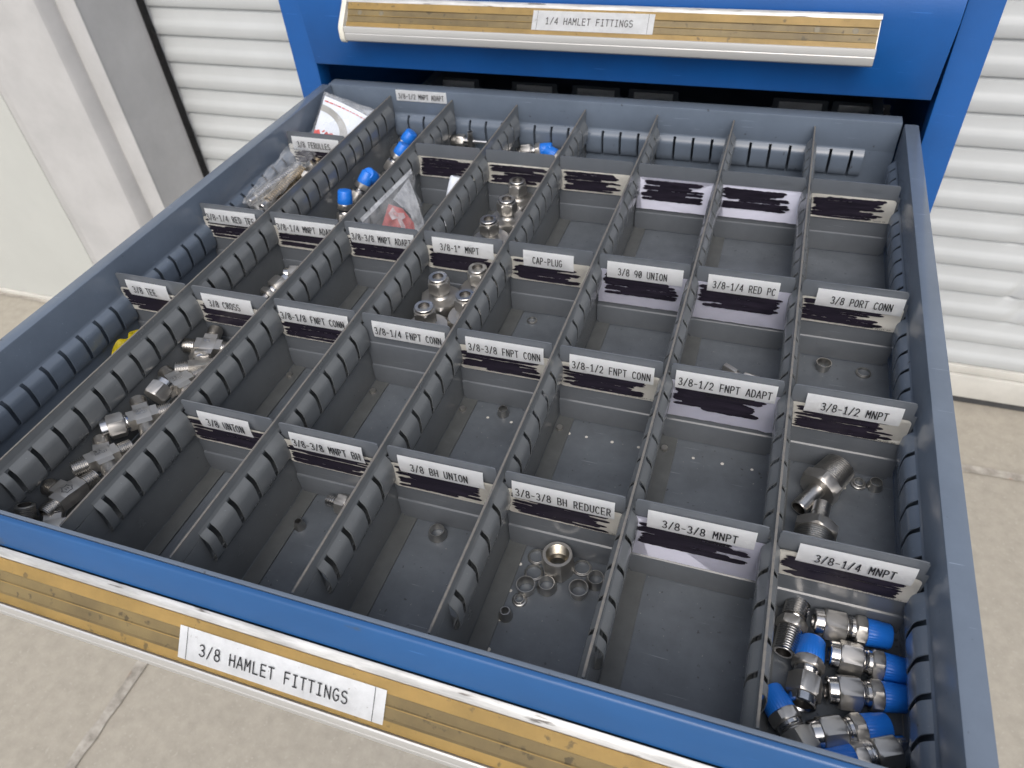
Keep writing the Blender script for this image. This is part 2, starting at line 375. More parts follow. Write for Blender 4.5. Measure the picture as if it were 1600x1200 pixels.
def dent(x, z):     # knocks low on the right-hand side
    d = 0.0
    for dx, dz_, am, sx in ((1.235, -0.640, 0.011, 0.012), (1.190, -0.715, 0.012, 0.012), (1.215, -0.780, 0.010, 0.014), (1.150, -0.560, 0.006, 0.018)):
        d += am * math.exp(-((x - dx - 0.5 * (z - dz_)) / sx) ** 2 - ((z - dz_) / 0.026) ** 2)
    return d
cols = [[bm.verts.new((x, y + dent(x, z), z)) for y, z in prof] for x in xs_]
for A, B in zip(cols[:-1], cols[1:]):
    for i in range(len(prof) - 1): bm.faces.new((A[i + 1], B[i + 1], B[i], A[i]))
link('slat_curtain', bm, 'shutter', sh, smooth=35)
bm = bmesh.new()
box(bm, -1.16, 4.0, 1.596, 1.64, -0.987, -0.960, 0.004); box(bm, -1.16, 4.0, 1.590, 1.64, -1.066, -0.989, 0.006)
link('bottom_bar', bm, 'shbar', sh, smooth=40)
bm = bmesh.new(); box(bm, -1.16, 4.0, 1.600, 1.63, GZ + 0.003, -1.0665, 0.002); link('bottom_seal', bm, 'rubber', sh)
bm = bmesh.new(); rnd = random.Random(5)
for i in range(1600):
    z = -1.07 + i * (2.6 / 1600); L_ = 0.006 + 0.022 * rnd.random() * (0.6 + 1.2 * noise.noise((0, 0, z * 16))); tz = rnd.uniform(-0.01, 0.01)
    y = 1.578 + rnd.uniform(-0.004, 0.004)
    a = bm.verts.new((-1.156, y, z)); b = bm.verts.new((-1.156, y, z + 0.005)); c = bm.verts.new((-1.156 + L_, y - 0.003, z + 0.003 + tz)); bm.faces.new((a, b, c))
box(bm, -1.1555, -1.1515, 1.570, 1.595, -1.08, 1.6)
link('brush_seal', bm, 'brush', sh)

# pilaster between the two doors
pl = thing('door_pilaster', 'grey painted metal pilaster between shutter and white door', 'pilaster', (0, 0, 0))
bm = bmesh.new()
loop = [(-1.1565, 1.62), (-1.1565, 1.386), (-1.1555, 1.377), (-1.1535, 1.371), (-1.1580, 1.3690), (-1.2080, 1.369), (-1.2150, 1.372), (-1.2190, 1.380), (-1.2250, 1.378), (-1.2330, 1.340), (-1.2400, 1.330), (-1.2520, 1.325), (-1.4900, 1.322), (-1.4990, 1.328), (-1.4990, 1.62)]
extrude_loop(bm, loop, GZ, 1.9, 'z')
link('pilaster_sheet', bm, 'post', pl, smooth=25)

# smooth white door on the left
ld = thing('white_door', 'smooth white door panel left of the grey pilaster', 'door', (0, 0, 0))
bm = bmesh.new(); box(bm, -5.0, -1.560, 1.352, 1.40, GZ + 0.022, 1.9, 0.004); link('door_panel', bm, 'door', ld, smooth=40)
bm = bmesh.new(); box(bm, -1.558, -1.5005, 1.352, 1.41, GZ + 0.004, 1.9, 0.003); link('door_edge_trim', bm, 'post', ld, smooth=40)
bm = bmesh.new(); box(bm, -5.0, -1.560, 1.346, 1.39, GZ + 0.003, GZ + 0.020, 0.004); link('threshold', bm, 'shbar', ld, smooth=40)

# ------------------------------------------------------------------ cabinet carcass
cab = thing('tool_cabinet', 'blue steel drawer cabinet standing in front of the white shutter', 'cabinet', (0.344, 0.694, GZ))
def cpart(name, bm, m, sm=40):
    bmesh.ops.translate(bm, verts=bm.verts, vec=(-0.344, -0.694, -GZ)); return link(name, bm, m, cab, smooth=sm)
yb = 1.36; zt = 0.44
bm = bmesh.new()
for s in (0, 1):
    x0, x1 = ((-0.0685, -0.0338), (0.7138, 0.7470))[s]
    box(bm, x0, x1, 0.7005, 0.728, GZ, zt, 0.0018)
for s in (0, 1):
    x0, x1 = ((-0.0680, -0.0640), (0.7425, 0.7465))[s]
    box(bm, x0, x1, 0.7285, yb, GZ, zt)
cpart('side_panel', bm, 'blue')
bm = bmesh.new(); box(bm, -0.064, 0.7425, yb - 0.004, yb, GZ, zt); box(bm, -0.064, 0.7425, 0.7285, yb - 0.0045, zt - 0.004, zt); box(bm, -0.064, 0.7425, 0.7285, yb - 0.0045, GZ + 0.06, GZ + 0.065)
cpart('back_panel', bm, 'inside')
bm = bmesh.new(); box(bm, -0.030, 0.708, 0.704, 0.716, 0.330, zt, 0.001); box(bm, -0.030, 0.708, 0.704, 0.716, GZ + 0.03, -0.240, 0.001)
cpart('front_rail', bm, 'blue')

# ------------------------------------------------------------------ drawer builder pieces
FX0, FX1 = -0.0315, 0.7115
def front_loop(y0, bevelled):
    pts = [(y0 + 0.0045, -0.007), (y0 + 0.0045, 0.0958), (y0 + 0.0038, 0.0965)]
    pts += [(y0 + 0.0020, 0.0965), (y0 + 0.0012, 0.0961), (y0 + 0.0006, 0.0953)]
    if bevelled: pts += [(y0 - 0.0060, 0.0785), (y0 - 0.0062, 0.0772), (y0 - 0.0050, 0.0760)]       # the bevelled upper edge of the front
    return pts + [(y0, 0.0700), (y0, -0.0055), (y0 + 0.001, -0.007)]
def make_front(parent, dy, dz):
    bm = bmesh.new(); loop = [(y + dy, z + dz) for y, z in front_loop(-0.016, dz == 0)]
    extrude_loop(bm, loop, FX0, FX1, 'x')
    for x, sg in ((FX0, 1), (FX1, -1)):     # clipped lower corners
        for v in bm.verts:
            if abs(v.co.x - x) < 1e-6 and v.co.z < -0.005 + dz: v.co.x += sg * 0.004
        
    return link('front_panel', bm, 'fblue' if dz == 0 else 'blue', parent, smooth=40)

S0 = Vector((-0.0273, 0.0737)); SD = Vector((-0.0176, -0.0224)).normalized(); SN = Vector((SD.y, -SD.x))   # label slope in (y, z); SN points out and up
if SN.y < 0: SN = -SN
def slope(s, o): return S0 + SD * s + SN * o
HX0, HX1 = 0.0455, 0.6400
def make_handle(parent, dy, dz, endcap=True):
    bm = bmesh.new()
    def sh_(pts): return [(y + dy, z + dz) for y, z in pts]
    top = [(-0.0161, 0.0558), (-0.0214, 0.0680), (-0.0228, 0.0764), (-0.0240, 0.0772), (-0.0260, 0.0756), (-0.0275, 0.0738), (-0.0270, 0.0726)]
    p0 = slope(0.0008, -0.0022); p1 = slope(0.0300, -0.0018)
    low = [(-0.0462, 0.0512), (-0.0473, 0.0526), (-0.0482, 0.0522), (-0.0487, 0.0500), (-0.0488, 0.0455), (-0.0483, 0.0449), (-0.0488, 0.0442), (-0.0488, 0.0395), (-0.0480, 0.0365), (-0.0455, 0.0346), (-0.0400, 0.0344), (-0.0300, 0.0385), (-0.0220, 0.0450), (-0.0161, 0.0480)]
    extrude_loop(bm, sh_(top + [tuple(p0), tuple(p1)] + low), HX0, HX1, 'x')
    h = link('handle', bm, 'alulip', parent, smooth=32)
    # the upper lip is scuffed bare metal
    bm = bmesh.new()
    lip = [(-0.0227, 0.0762), (-0.0236, 0.0779), (-0.0248, 0.0776), (-0.0264, 0.0761), (-0.0279, 0.0740), (-0.0274, 0.0733), (-0.0258, 0.0750), (-0.0240, 0.0764)]
    extrude_loop(bm, sh_(lip), HX0 - 0.0003, HX1 + 0.0003, 'x'); link('scuffed_lip', bm, 'alu', h, smooth=40)
    # yellowed insert with its ridges
    st = [(0.0004, 0.0010), (0.0082, 0.0012), (0.0090, 0.0002), (0.0148, 0.0001), (0.0151, 0.0010), (0.0157, 0.0010), (0.0160, 0.0001), (0.0222, 0.0002), (0.0232, 0.0010), (0.0290, 0.0008)]
    bm = bmesh.new(); A, B = [], []
    for s, o in st:
        p = slope(s, o); A.append(bm.verts.new((HX0 + 0.002, p.x + dy, p.y + dz))); B.append(bm.verts.new((HX1 - 0.001, p.x + dy, p.y + dz)))
    for i in range(len(st) - 1):
        f = bm.faces.new((A[i], B[i], B[i + 1], A[i + 1])); f.material_index = 1 if 1 <= i <= 7 and i != 4 else 0
    bmesh.ops.solidify(bm, geom=list(bm.faces), thickness=0.0004)
    link('label_insert', bm, ['yellow', 'tan'], h, smooth=30)
    if dz > 0:      # rivets showing through the clouded strip
        for x in (0.0640, 0.0930, 0.5820, 0.6180):
            bm = bmesh.new(); bmesh.ops.create_circle(bm, cap_ends=True, segments=16, radius=0.0030)
            for v in bm.verts: p = slope(0.0120 + v.co.y, 0.0006); v.co = (x + v.co.x, p.x + dy, p.y + dz)
            link('rivet', bm, 'clouded', h)
    bm = bmesh.new()
    cap = sh_([(-0.0161, 0.0800), (-0.0225, 0.0803), (-0.0262, 0.0780), (-0.0300, 0.0730), (-0.0470, 0.0545), (-0.0498, 0.0500), (-0.0500, 0.0390), (-0.0490, 0.0350), (-0.0455, 0.0330), (-0.0161, 0.0420)])
    extrude_loop(bm, cap, HX0 - 0.0085, HX0 - 0.0004, 'x')
    es = [e for e in bm.edges if abs(e.verts[0].co.x - e.verts[1].co.x) < 1e-6 and e.verts[0].co.x < HX0 - 0.005]
    bmesh.ops.bevel(bm, geom=es, offset=0.0035, segments=4, profile=0.5, affect='EDGES')
    link('end_cap', bm, 'capw', h, smooth=50)
    return h

def slope_label(parent, text, dy, dz, x0, x1, s0, s1, tx0, tx1, sc):
    def fn(o, c): return lambda x, v: ((x, *(slope(c - v, o) + Vector((dy, dz)))))
    bm = bmesh.new(); P = [bm.verts.new((x, *(slope(s, 0.0019) + Vector((dy, dz))))) for x, s in ((x0, s1), (x1, s1), (x1, s0), (x0, s0))]
    bm.faces.new(P); bmesh.ops.solidify(bm, geom=list(bm.faces), thickness=0.0003)
    c = link('label_tape', bm, 'bigtape', parent)
    bm = bmesh.new(); h = 0.0068; base = sc + h / 2
    text_bm(bm, text, tx0, tx1, h, fn(0.0026, base), wgt=0.74)
    for lx in (x0 + 0.0055, x1 - 0.0065):
        q = [bm.verts.new((lx + a, *(slope(s, 0.0024) + Vector((dy, dz))))) for a, s in ((0, s1), (0.0003, s1), (0.0003, s0), (0, s0))]; bm.faces.new(q)
    link('lettering', bm, 'ink', c)

# bulged, slotted rail shell in (offset, z); sign gives the side it bulges to
RAILT = [(0.0006, 0.0722), (0.0008, 0.0704), (0.0013, 0.0686)]
RAILP = [(0.0013, 0.0686), (0.0026, 0.0663), (0.0042, 0.0640), (0.0052, 0.0617), (0.0057, 0.0590), (0.0057, 0.0500), (0.0054, 0.0455), (0.0044, 0.0425), (0.0026, 0.0405), (0.0006, 0.0396)]
WALLT = [(0.0001, 0.0556), (0.0004, 0.0540), (0.0010, 0.0530)]
WALLP = [(0.0010, 0.0530), (0.0028, 0.0513), (0.0046, 0.0494), (0.0058, 0.0472), (0.0062, 0.0444), (0.0062, 0.0340), (0.0056, 0.0290), (0.0038, 0.0258), (0.0002, 0.0242)]
def rail(bm, prof, base, sgn, segs, axis='y', th=0.0006):
    """a pressed rail: the bend at its top runs through, the bulge below it is cut by the slots"""
    lo_, hi_ = segs[0][0], segs[-1][1]; top = RAILT if prof is RAILP else WALLT
    extrude_loop(bm, [(base + sgn * x, z) for x, z in top] + [(base + sgn * max(0.0, x - 0.0006), z - 0.0006) for x, z in top[::-1]], lo_, hi_, axis)
    inner = []
    cz = sum(p[1] for p in prof) / len(prof)
    for i, (x, z) in enumerate(prof):
        inner.append((max(0.0003, x - th) if x > 0.0020 else x * 0.6, z + (th if z < cz else -th * (0.2 if i == 0 else 1))))
    loop = [(base + sgn * x, z) for x, z in prof] + [(base + sgn * x, z) for x, z in inner[::-1]]
    for a0, a1 in segs:
        extrude_loop(bm, loop, a0, a1, axis)

def segs_between(a, b, slots, wdt=0.0038):
    s = sorted(slots); out = []; cur = a
    for q in s:
        if q - wdt / 2 > cur: out.append((cur, q - wdt / 2))
        cur = q + wdt / 2
    if b > cur: out.append((cur, b))
    return out
YS = [Y4 + k * PIT for k in range(-4, 25)]

# ------------------------------------------------------------------ the closed drawer above and the drawer below
def closed_drawer(label, dz, text=None, full=True):
    d = thing('closed_drawer', label, 'drawer', (0, 0, 0))
    make_front(d, TRAVEL, dz); h = make_handle(d, TRAVEL, dz)
    if text: slope_label(d, text, TRAVEL, dz, 0.2820, 0.4179, 0.0030, 0.0240, 0.2977, 0.3952, 0.0140)
    bm = bmesh.new()
    for x0, x1 in ((-0.0128, 0.0014), (0.6865, 0.7007)): box(bm, x0, x1, 0.7285 - 0.033, 1.34, dz - 0.003, dz + HW, 0.001)
    box(bm, 0.0016, 0.6863, 0.6955, 1.34, dz - 0.003, dz)
    link('drawer_tray', bm, 'shell', d)
    return d
up = closed_drawer('closed blue drawer with yellowed handle reading 1/4 HAMLET FITTINGS, above the open one', STACK, '1/4 HAMLET FITTINGS')
lo = closed_drawer('closed blue drawer below the open one, in the dark gap', -STACK)

# ------------------------------------------------------------------ the open drawer
dr = thing('open_drawer', 'open grey drawer with blue front reading 3/8 HAMLET FITTINGS, full of compartments', 'drawer', (0, 0, 0))
make_front(dr, 0, 0)
bm = bmesh.new(); box(bm, FX0 + 0.02, FX1 - 0.02, -0.0113, -0.0088, -0.001, 0.0963, 0.0006)
rail(bm, WALLP, -0.0088, 1, segs_between(0.008, 0.680, [W * k / 4 for k in range(1, 32)]), 'x')
link('front_wall', bm, 'shell', dr, smooth=35)
hd = make_handle(dr, 0, 0)
slope_label(dr, '3/8 HAMLET FITTINGS', 0, 0, 0.2866, 0.4177, 0.0060, 0.0257, 0.3012, 0.3960, 0.0170)
for nm, x0, x1, base, sg in (('side_wall', -0.0128, 0.0014, 0.0014, 1), ('side_wall', 0.6865, 0.7007, 0.6865, -1)):
    bm = bmesh.new(); box(bm, x0, x1, -0.0086, 0.6700, -0.004, HW, 0.0022)
    rail(bm, WALLP, base, sg, segs_between(0.004, 0.652, YS))
    link(nm, bm, 'shell', dr, smooth=35)
# the slots go right through the back wall
bm = bmesh.new(); box(bm, -0.0040, 0.6855, 0.6712, 0.6895, 0.0530, 0.0864, 0.0014); box(bm, -0.0040, 0.6855, 0.6712, 0.6893, -0.004, 0.0218)
bslots = [W * k / 4 + 0.0004 for k in range(1, 31)]
for a, b in segs_between(-0.0040, 0.6855, bslots, 0.0030): box(bm, a, b, 0.6712, 0.6892, 0.0218, 0.0532)
rail(bm, WALLP, 0.6712, -1, segs_between(0.010, 0.656, bslots, 0.0030), 'x')
link('back_wall', bm, 'shell', dr, smooth=35)
bm = bmesh.new(); box(bm, XL + 0.0001, XR - 0.0001, -0.0087, 0.6711, -0.0045, 0.0, 0.0)
link('drawer_floor', bm, 'floor', dr)
holes = [(x, 0.2298) for x in (0.3717, 0.3927, 0.4427, 0.4572, 0.4784, 0.4998, 0.5428, 0.5649, 0.5870, 0.6529)] + [(0.4429, y) for y in (0.1013, 0.0796, 0.0575, 0.0356, 0.166)]
for x, y in holes:
    bm = bmesh.new(); bmesh.ops.create_circle(bm, cap_ends=True, segments=14, radius=0.00135 * random.uniform(0.85, 1.1)); bmesh.ops.translate(bm, verts=bm.verts, vec=(x, y, 0.0022 if abs(x - 0.4427) < 0.0012 and False else 0.0003))
    link('floor_hole', bm, 'hole', dr)
# the label stuck on the back wall
def tape_bm(x0, x1, y, z0, z1, bul):
    bm = bmesh.new(); n = 10; A, B = [], []
    for i in range(n + 1):
        t = i / n; z = z1 + (z0 - z1) * t; yy = y - bul * sin(pi * t) ** 0.8 - 0.0003 - 0.0004 * t
        A.append(bm.verts.new((x0, yy, z))); B.append(bm.verts.new((x1, yy, z)))
    for i in range(n): bm.faces.new((A[i], A[i + 1], B[i + 1], B[i]))
    bmesh.ops.solidify(bm, geom=list(bm.faces), thickness=0.00025)
    return bm
def tape(parent, text, x0, x1, tx0, tx1, y, z0, z1, bul, zc, h=0.0068, wgt=0.86):
    t = link('label_tape', tape_bm(x0, x1, y, z0, z1, bul), 'tape', parent, smooth=40)
    def fn(x, v):
        z = zc - h / 2 + v; q = (z1 - z) / (z1 - z0)
        return (x, y - bul * sin(pi * max(0, min(1, q))) ** 0.8 - 0.0003 - 0.0004 * q - 0.0009, z)
    if text:
        bm = bmesh.new(); text_bm(bm, text, tx0, tx1, h, fn, wgt=wgt); link('lettering', bm, 'ink', t)
    return t
tape(dr, '3/8-1/2 MNPT ADAPT', 0.0938, 0.1637, 0.0975, 0.1600, 0.6709, 0.0718, 0.0855, 0.0002, 0.0782, 0.0060)

# ------------------------------------------------------------------ partitions
ords = ['leftmost', 'second', 'third', 'fourth', 'fifth', 'sixth', 'rightmost']
pos = ['between the tee column and the cross column', 'right of the pile of crosses', 'left of the bulkhead fitting labels MNPT BH', 'between MNPT BH and BH UNION', 'between BH UNION and BH REDUCER', 'right of the loose nut and ferrules', 'left of the blue-capped fittings']
def make_partition():
    t = thing('drawer_partition', 'x', 'partition', (W, 0, 0), group='long slotted partitions of the drawer')
    bm = bmesh.new()
    # two pressed sheets back to back: solid above and below the hollow rail and at both ends
    extrude_loop(bm,
                 [(0.0004, HP), (0.0004, HP - 0.0116), (D - 0.0004, HP - 0.0116), (D - 0.0004, HP - 0.001), (D - 0.0012, HP)], -0.0007, 0.0007, 'x')
    extrude_loop(bm, [(0.004, 0.0022), (D - 0.0004, 0.0022), (D - 0.0004, 0.0424), (-0.0012, 0.0424), (-0.0012, 0.030), (0.004, 0.026)], -0.0007, 0.0007, 'x')
    extrude_loop(bm, [(-0.0012, 0.0425), (0.0236, 0.0425), (0.0236, HP - 0.0117), (-0.0012, HP - 0.0130)], -0.0007, 0.0007, 'x')
    extrude_loop(bm, [(0.6588, 0.0425), (D - 0.0004, 0.0425), (D - 0.0004, HP - 0.0117), (0.6588, HP - 0.0117)], -0.0007, 0.0007, 'x')
    # a thin worn, bare top edge
    box(bm, -0.00072, 0.00072, 0.0012, D - 0.0022, HP - 0.0007, HP + 0.0001, mi=1)
    link('web', bm, ['part', 'edge'], t)
    for sg, a in ((1, 0.0236), (-1, 0.0015)):
        bm = bmesh.new(); rail(bm, RAILP, 0.0, sg, segs_between(a, 0.659, YS[0:]))
        link('slotted_rail', bm, 'part', t, smooth=35)
    bm = bmesh.new(); box(bm, 0.0009, 0.0140, -0.003, D - 0.006, 0.0004, 0.0016, 0.0003)
    link('foot_flange', bm, 'foot', t)
    bm = bmesh.new(); hexnut(bm, 0.0017, 0.0040, 0.0025, 0.0001, 0.0007, M4=Matrix.Rotation(-pi / 2, 4, 'Y'))
    link('rivet', bm, 'nickel', t, smooth=30, loc=(0.0056, 0.2320, 0.0))
    return t
p0 = make_partition()
for i in range(7):
    p = p0 if i == 0 else copy_thing(p0)
    p.location = ((i + 1) * W, 0, 0)
    p['label'] = '%s of the long grey slotted partitions, %s' % (ords[i], pos[i])

# ------------------------------------------------------------------ dividers
def divider_sheet():
    # outline in (x, z), sheet profile in y
    x0, x1 = 0.0028, W - 0.0032
    prof = [(0.0010, -0.0018), (0.0196, -0.0018), (0.0208, -0.0014), (0.0216, -0.0003), (0.0245, -0.0003), (0.0450, -0.0009), (0.0462, -0.0006), (0.0470, 0.0002), (0.0500, 0.0003), (HD - 0.0022, 0.0000), (HD - 0.0006, 0.0), (HD, 0.0)]
    def xs(z):
        if z > HD - 0.0003: return x0 + 0.0022, x1 - 0.0022
        if z > HD - 0.0010: return x0 + 0.0008, x1 - 0.0008
        if z > 0.0650: return x0, x1
        if z > 0.0400: return 0.0010, W - 0.0010
        if z > 0.0035: return 0.0017, W - 0.0017
        return 0.0030, W - 0.0040
    zs = prof[:]
    extra = [(0.0652, 0.0001), (0.0648, 0.0001), (0.0402, -0.0008), (0.0398, -0.0008), (0.0034, -0.0018), (0.0036, -0.0018)]
    zs = sorted(prof + extra)
    bm = bmesh.new(); F = []; th = 0.0010
    for z, y in zs:
        a, b = xs(z); F.append([bm.verts.new((a, y, z)), bm.verts.new((b, y, z)), bm.verts.new((b, y + th, z)), bm.verts.new((a, y + th, z))])
    for A, B in zip(F[:-1], F[1:]):
        for i in range(4):
            j = (i + 1) % 4
            bm.faces.new((A[i], A[j], B[j], B[i]))
    bm.faces.new(F[0][::-1]); bm.faces.new(F[-1])
    return bm
def rrect(x0, x1, z0, z1, r, n=5):
    pts = []
    for cx, cz, a in ((x1 - r, z1 - r, 0), (x0 + r, z1 - r, 90), (x0 + r, z0 + r, 180), (x1 - r, z0 + r, 270)):
        pts += [(cx + r * cos(R(a + 90 * i / n)), cz + r * sin(R(a + 90 * i / n))) for i in range(n + 1)]
    return pts
def scribble_bm(rnd, x0, x1, z0, z1, y, n=11, tilt=0.0):
    bm = bmesh.new(); seg = 40
    for i in range(n):
        t = i / (n - 1); h = (z1 - z0) / n * rnd.uniform(1.2, 1.9); zc = z0 + h * 0.4 + (z1 - z0 - h * 0.8) * t + rnd.uniform(-0.0006, 0.0006)
        a = x0 + abs(rnd.gauss(0, 0.0028)); b = x1 - abs(rnd.gauss(0, 0.0065)); 
        if rnd.random() < 0.18: a += rnd.uniform(0.005, 0.02)
        if rnd.random() < 0.18: b -= rnd.uniform(0.005, 0.02)
        sl = rnd.uniform(-0.012, 0.012) + tilt; bow = rnd.uniform(-0.0008, 0.0008); yy = y - 0.00004 * i; ph = rnd.uniform(0, 50); A = []
        for k in range(seg + 1):
            u = k / seg; x = a + (b - a) * u; zz = zc + sl * (x - (a + b) / 2) + bow * sin(pi * u)
            e = min(1, u * seg / 2.0, (1 - u) * seg / 2.0); e = 0.25 + 0.75 * max(0, e) ** 0.5
            hu = h / 2 * e * (1 + 0.35 * noise.noise((x * 260, ph, 0))); hl = h / 2 * e * (1 + 0.35 * noise.noise((x * 260, ph, 9)))
            A.append((bm.verts.new((x, yy, max(z0 - 0.0015, zz - hl))), bm.verts.new((x, yy, min(z1 + 0.0015, zz + hu)))))
        for k in range(seg): bm.faces.new((A[k][0], A[k + 1][0], A[k + 1][1], A[k][1]))
    return bm

TXT = {(1, 1): ('3/8 FERULLES', 0.0100, 0.0740, 0.0172, 0.0617), (2, 1): ('3/8-1/4 RED TEE', 0.0105, 0.0725, 0.0112, 0.0700), (3, 1): ('3/8 TEE', 0.0147, 0.0610, 0.0215, 0.0470),
 (2, 2): ('3/8-1/4 MNPT ADAPT', 0.0102, 0.0800, 0.0112, 0.0785), (3, 2): ('3/8 CROSS', 0.0136, 0.0661, 0.0203, 0.0530), (2, 3): ('3/8-3/8 MNPT ADAPT', 0.0091, 0.0790, 0.0112, 0.0757),
 (3, 3): ('3/8-1/8 FNPT CONN', 0.0074, 0.0758, 0.0095, 0.0712), (4, 3): ('3/8 UNION', 0.0173, 0.0625, 0.0245, 0.0567), (2, 4): ('3/8-1" MNPT', 0.0118, 0.0740, 0.0201, 0.0594),
 (3, 4): ('3/8-1/4 FNPT CONN', 0.0122, 0.0781, 0.0145, 0.0745), (4, 4): ('3/8-3/8 MNPT BH', 0.0123, 0.0708, 0.0145, 0.0685), (2, 5): ('CAP-PLUG', 0.0171, 0.0650, 0.0265, 0.0541),
 (3, 5): ('3/8-3/8 FNPT CONN', 0.0111, 0.0764, 0.0136, 0.0737), (4, 5): ('3/8 BH UNION', 0.0122, 0.0745, 0.0215, 0.0632), (2, 6): ('3/8 90 UNION', 0.0103, 0.0771, 0.0204, 0.0635),
 (3, 6): ('3/8-1/2 FNPT CONN', 0.0112, 0.0766, 0.0136, 0.0740), (4, 6): ('3/8-3/8 BH REDUCER', 0.0086, 0.0768, 0.0112, 0.0745), (2, 7): ('3/8-1/4 RED PC', 0.0130, 0.0716, 0.0176, 0.0688),
 (3, 7): ('3/8-1/2 FNPT ADAPT', 0.0069, 0.0786, 0.0095, 0.0755), (4, 7): ('3/8-3/8 MNPT', 0.0116, 0.0765, 0.0212, 0.0661), (2, 8): ('3/8 PORT CONN', 0.0147, 0.0807, 0.0263, 0.0725),
 (3, 8): ('3/8-1/2 MNPT', 0.0127, 0.0751, 0.0235, 0.0664), (4, 8): ('3/8-1/4 MNPT', 0.0142, 0.0772, 0.0242, 0.0672)}
LAV = {(1, 6), (1, 7), (2, 6), (2, 7), (3, 7), (4, 7)}; NOCARD = {(3, 4)}
sheet_me = None
blank_at = {3: 'above the clear zip bag', 4: 'behind three steel hub fittings', 5: 'in the empty compartment behind CAP-PLUG', 6: 'lavender, behind the 3/8 90 UNION one', 7: 'lavender, behind the RED PC one', 8: 'in the far right corner'}
for r in (1, 2, 3, 4):
    for c in range(1, 9):
        if (r, c) in ((1, 2), (4, 1), (4, 2)): continue
        y = ROW[r]; t = TXT.get((r, c)); rnd = random.Random(r * 31 + c)
        if t: lab = 'grey metal divider with the white label %s' % t[0] + (' over lavender paper' if (r, c) in LAV else '')
        else: lab = 'unlabelled grey divider with blacked-out card, %s' % blank_at[c]
        d = thing('drawer_divider', lab, 'divider', ((c - 1) * W, y, 0), group='cross dividers of the drawer')
        d.rotation_euler = (R(rnd.uniform(-0.6, 0.6)), 0, R(rnd.uniform(-0.25, 0.25)))
        if sheet_me is None:
            s = link('sheet', divider_sheet(), 'div', d, smooth=30); sheet_me = s.data
        else:
            s = bpy.data.objects.new('sheet', sheet_me); col.objects.link(s); s.parent = d
        if (r, c) not in NOCARD:
            lav = (r, c) in LAV
            bm = bmesh.new()
            if lav:
                top = [(0.0030, 0.0632), (W - 0.0030, 0.0632)]; zb = 0.0265 + rnd.uniform(-0.003, 0.002)
                bot = [(W - 0.0030 - 0.0802 * k / 14, zb + 0.0007 * noise.noise((k * 0.7, r, c)) - (0.0012 if k == 1 and r == 3 else 0)) for k in range(15)]
                pts = top + bot
                V = [bm.verts.new((x, -0.0021 if z < 0.05 else -0.0013, z)) for x, z in pts]
            else:
                pts = rrect(0.0030, W - 0.0033, 0.0382 + rnd.uniform(-0.0005, 0.0005), 0.0634, 0.0036)
                V = [bm.verts.new((x, -0.0021, z)) for x, z in pts[::-1]]
            f = bm.faces.new(V[::-1]); bmesh.ops.solidify(bm, geom=[f], thickness=0.0003)
            cd = link('label_card', bm, 'lav' if lav else 'card', d)
            if lav: sz0, sz1, yy = 0.0385, 0.0610, -0.0026
            else: sz0, sz1, yy = 0.0405, 0.0615, -0.0026
            a, b = 0.0040 + rnd.uniform(0, 0.003), W - 0.007 - rnd.uniform(0, 0.007)
            bm = scribble_bm(rnd, a, b, sz0, sz1, yy, 13 if not lav else 11, tilt=rnd.uniform(-0.006, 0.006))
            link('marker_scribble', bm, 'marker', cd)
            if lav or c >= 6:
                bm = bmesh.new()
                if not lav:
                    text_bm(bm, 'ALL RIGHTS RESERVED', 0.050, 0.0775, 0.0011, lambda x, v: (x, -0.0025, 0.0392 + v), wgt=0.7)
                    link('small_print', bm, 'ink', cd)
                else: bm.free()
            if (r, c) in ((2, 7), (3, 7), (4, 7), (2, 8)):
                cu = bpy.data.curves.new('lettering', 'FONT'); cu.body = 'UNION' if c == 8 else 'Union Cross'; cu.size = 0.0062
                tmp = bpy.data.objects.new('lettering', cu); col.objects.link(tmp); bpy.context.view_layer.update()
                me = bpy.data.meshes.new_from_object(tmp.evaluated_get(bpy.context.evaluated_depsgraph_get())); bpy.data.objects.remove(tmp)
                me.materials.clear(); me.materials.append(M['gloss'])
                o = bpy.data.objects.new('printed_name', me); col.objects.link(o); o.parent = cd; o.location = (0.030, -0.00305, 0.0535); o.rotation_euler = (R(90), 0, 0)
        if t:
            zt, zb = 0.0731 + rnd.uniform(-0.0006, 0.0012), 0.0565
            tp = tape(d, t[0], t[1], t[2], t[3], t[4], -0.0024, zt - 0.0168, zt, 0.0009, zt - 0.0088)
            tp.rotation_euler = (0, R(rnd.uniform(-0.5, 0.5)), 0)
        if r == 1 and c in (7, 8):
            bm = bmesh.new(); text_bm(bm, 'STANLEY', 0.055 if c == 7 else 0.050, 0.070 if c == 7 else 0.067, 0.0030, lambda x, v: (x, -0.00025, 0.0685 + v), wgt=0.8)
            link('embossed_name', bm, 'div', d)
# dim dividers of the drawer below, seen through the gap
for i, x in enumerate((0.0, 1.62, 2.85, 3.95, 6.55, 7.55)):
    d = thing('drawer_divider', 'dim divider in the dark gap under the upper drawer', 'divider', (x * W - 0.015, 1.012, -STACK), group='dim dividers in the dark gap')
    s = bpy.data.objects.new('sheet', sheet_me); col.objects.link(s); s.parent = d
    t = link('label_tape', tape_bm(0.012, 0.074, -0.0010, 0.0563, 0.0731, 0.0016), 'tape', d)

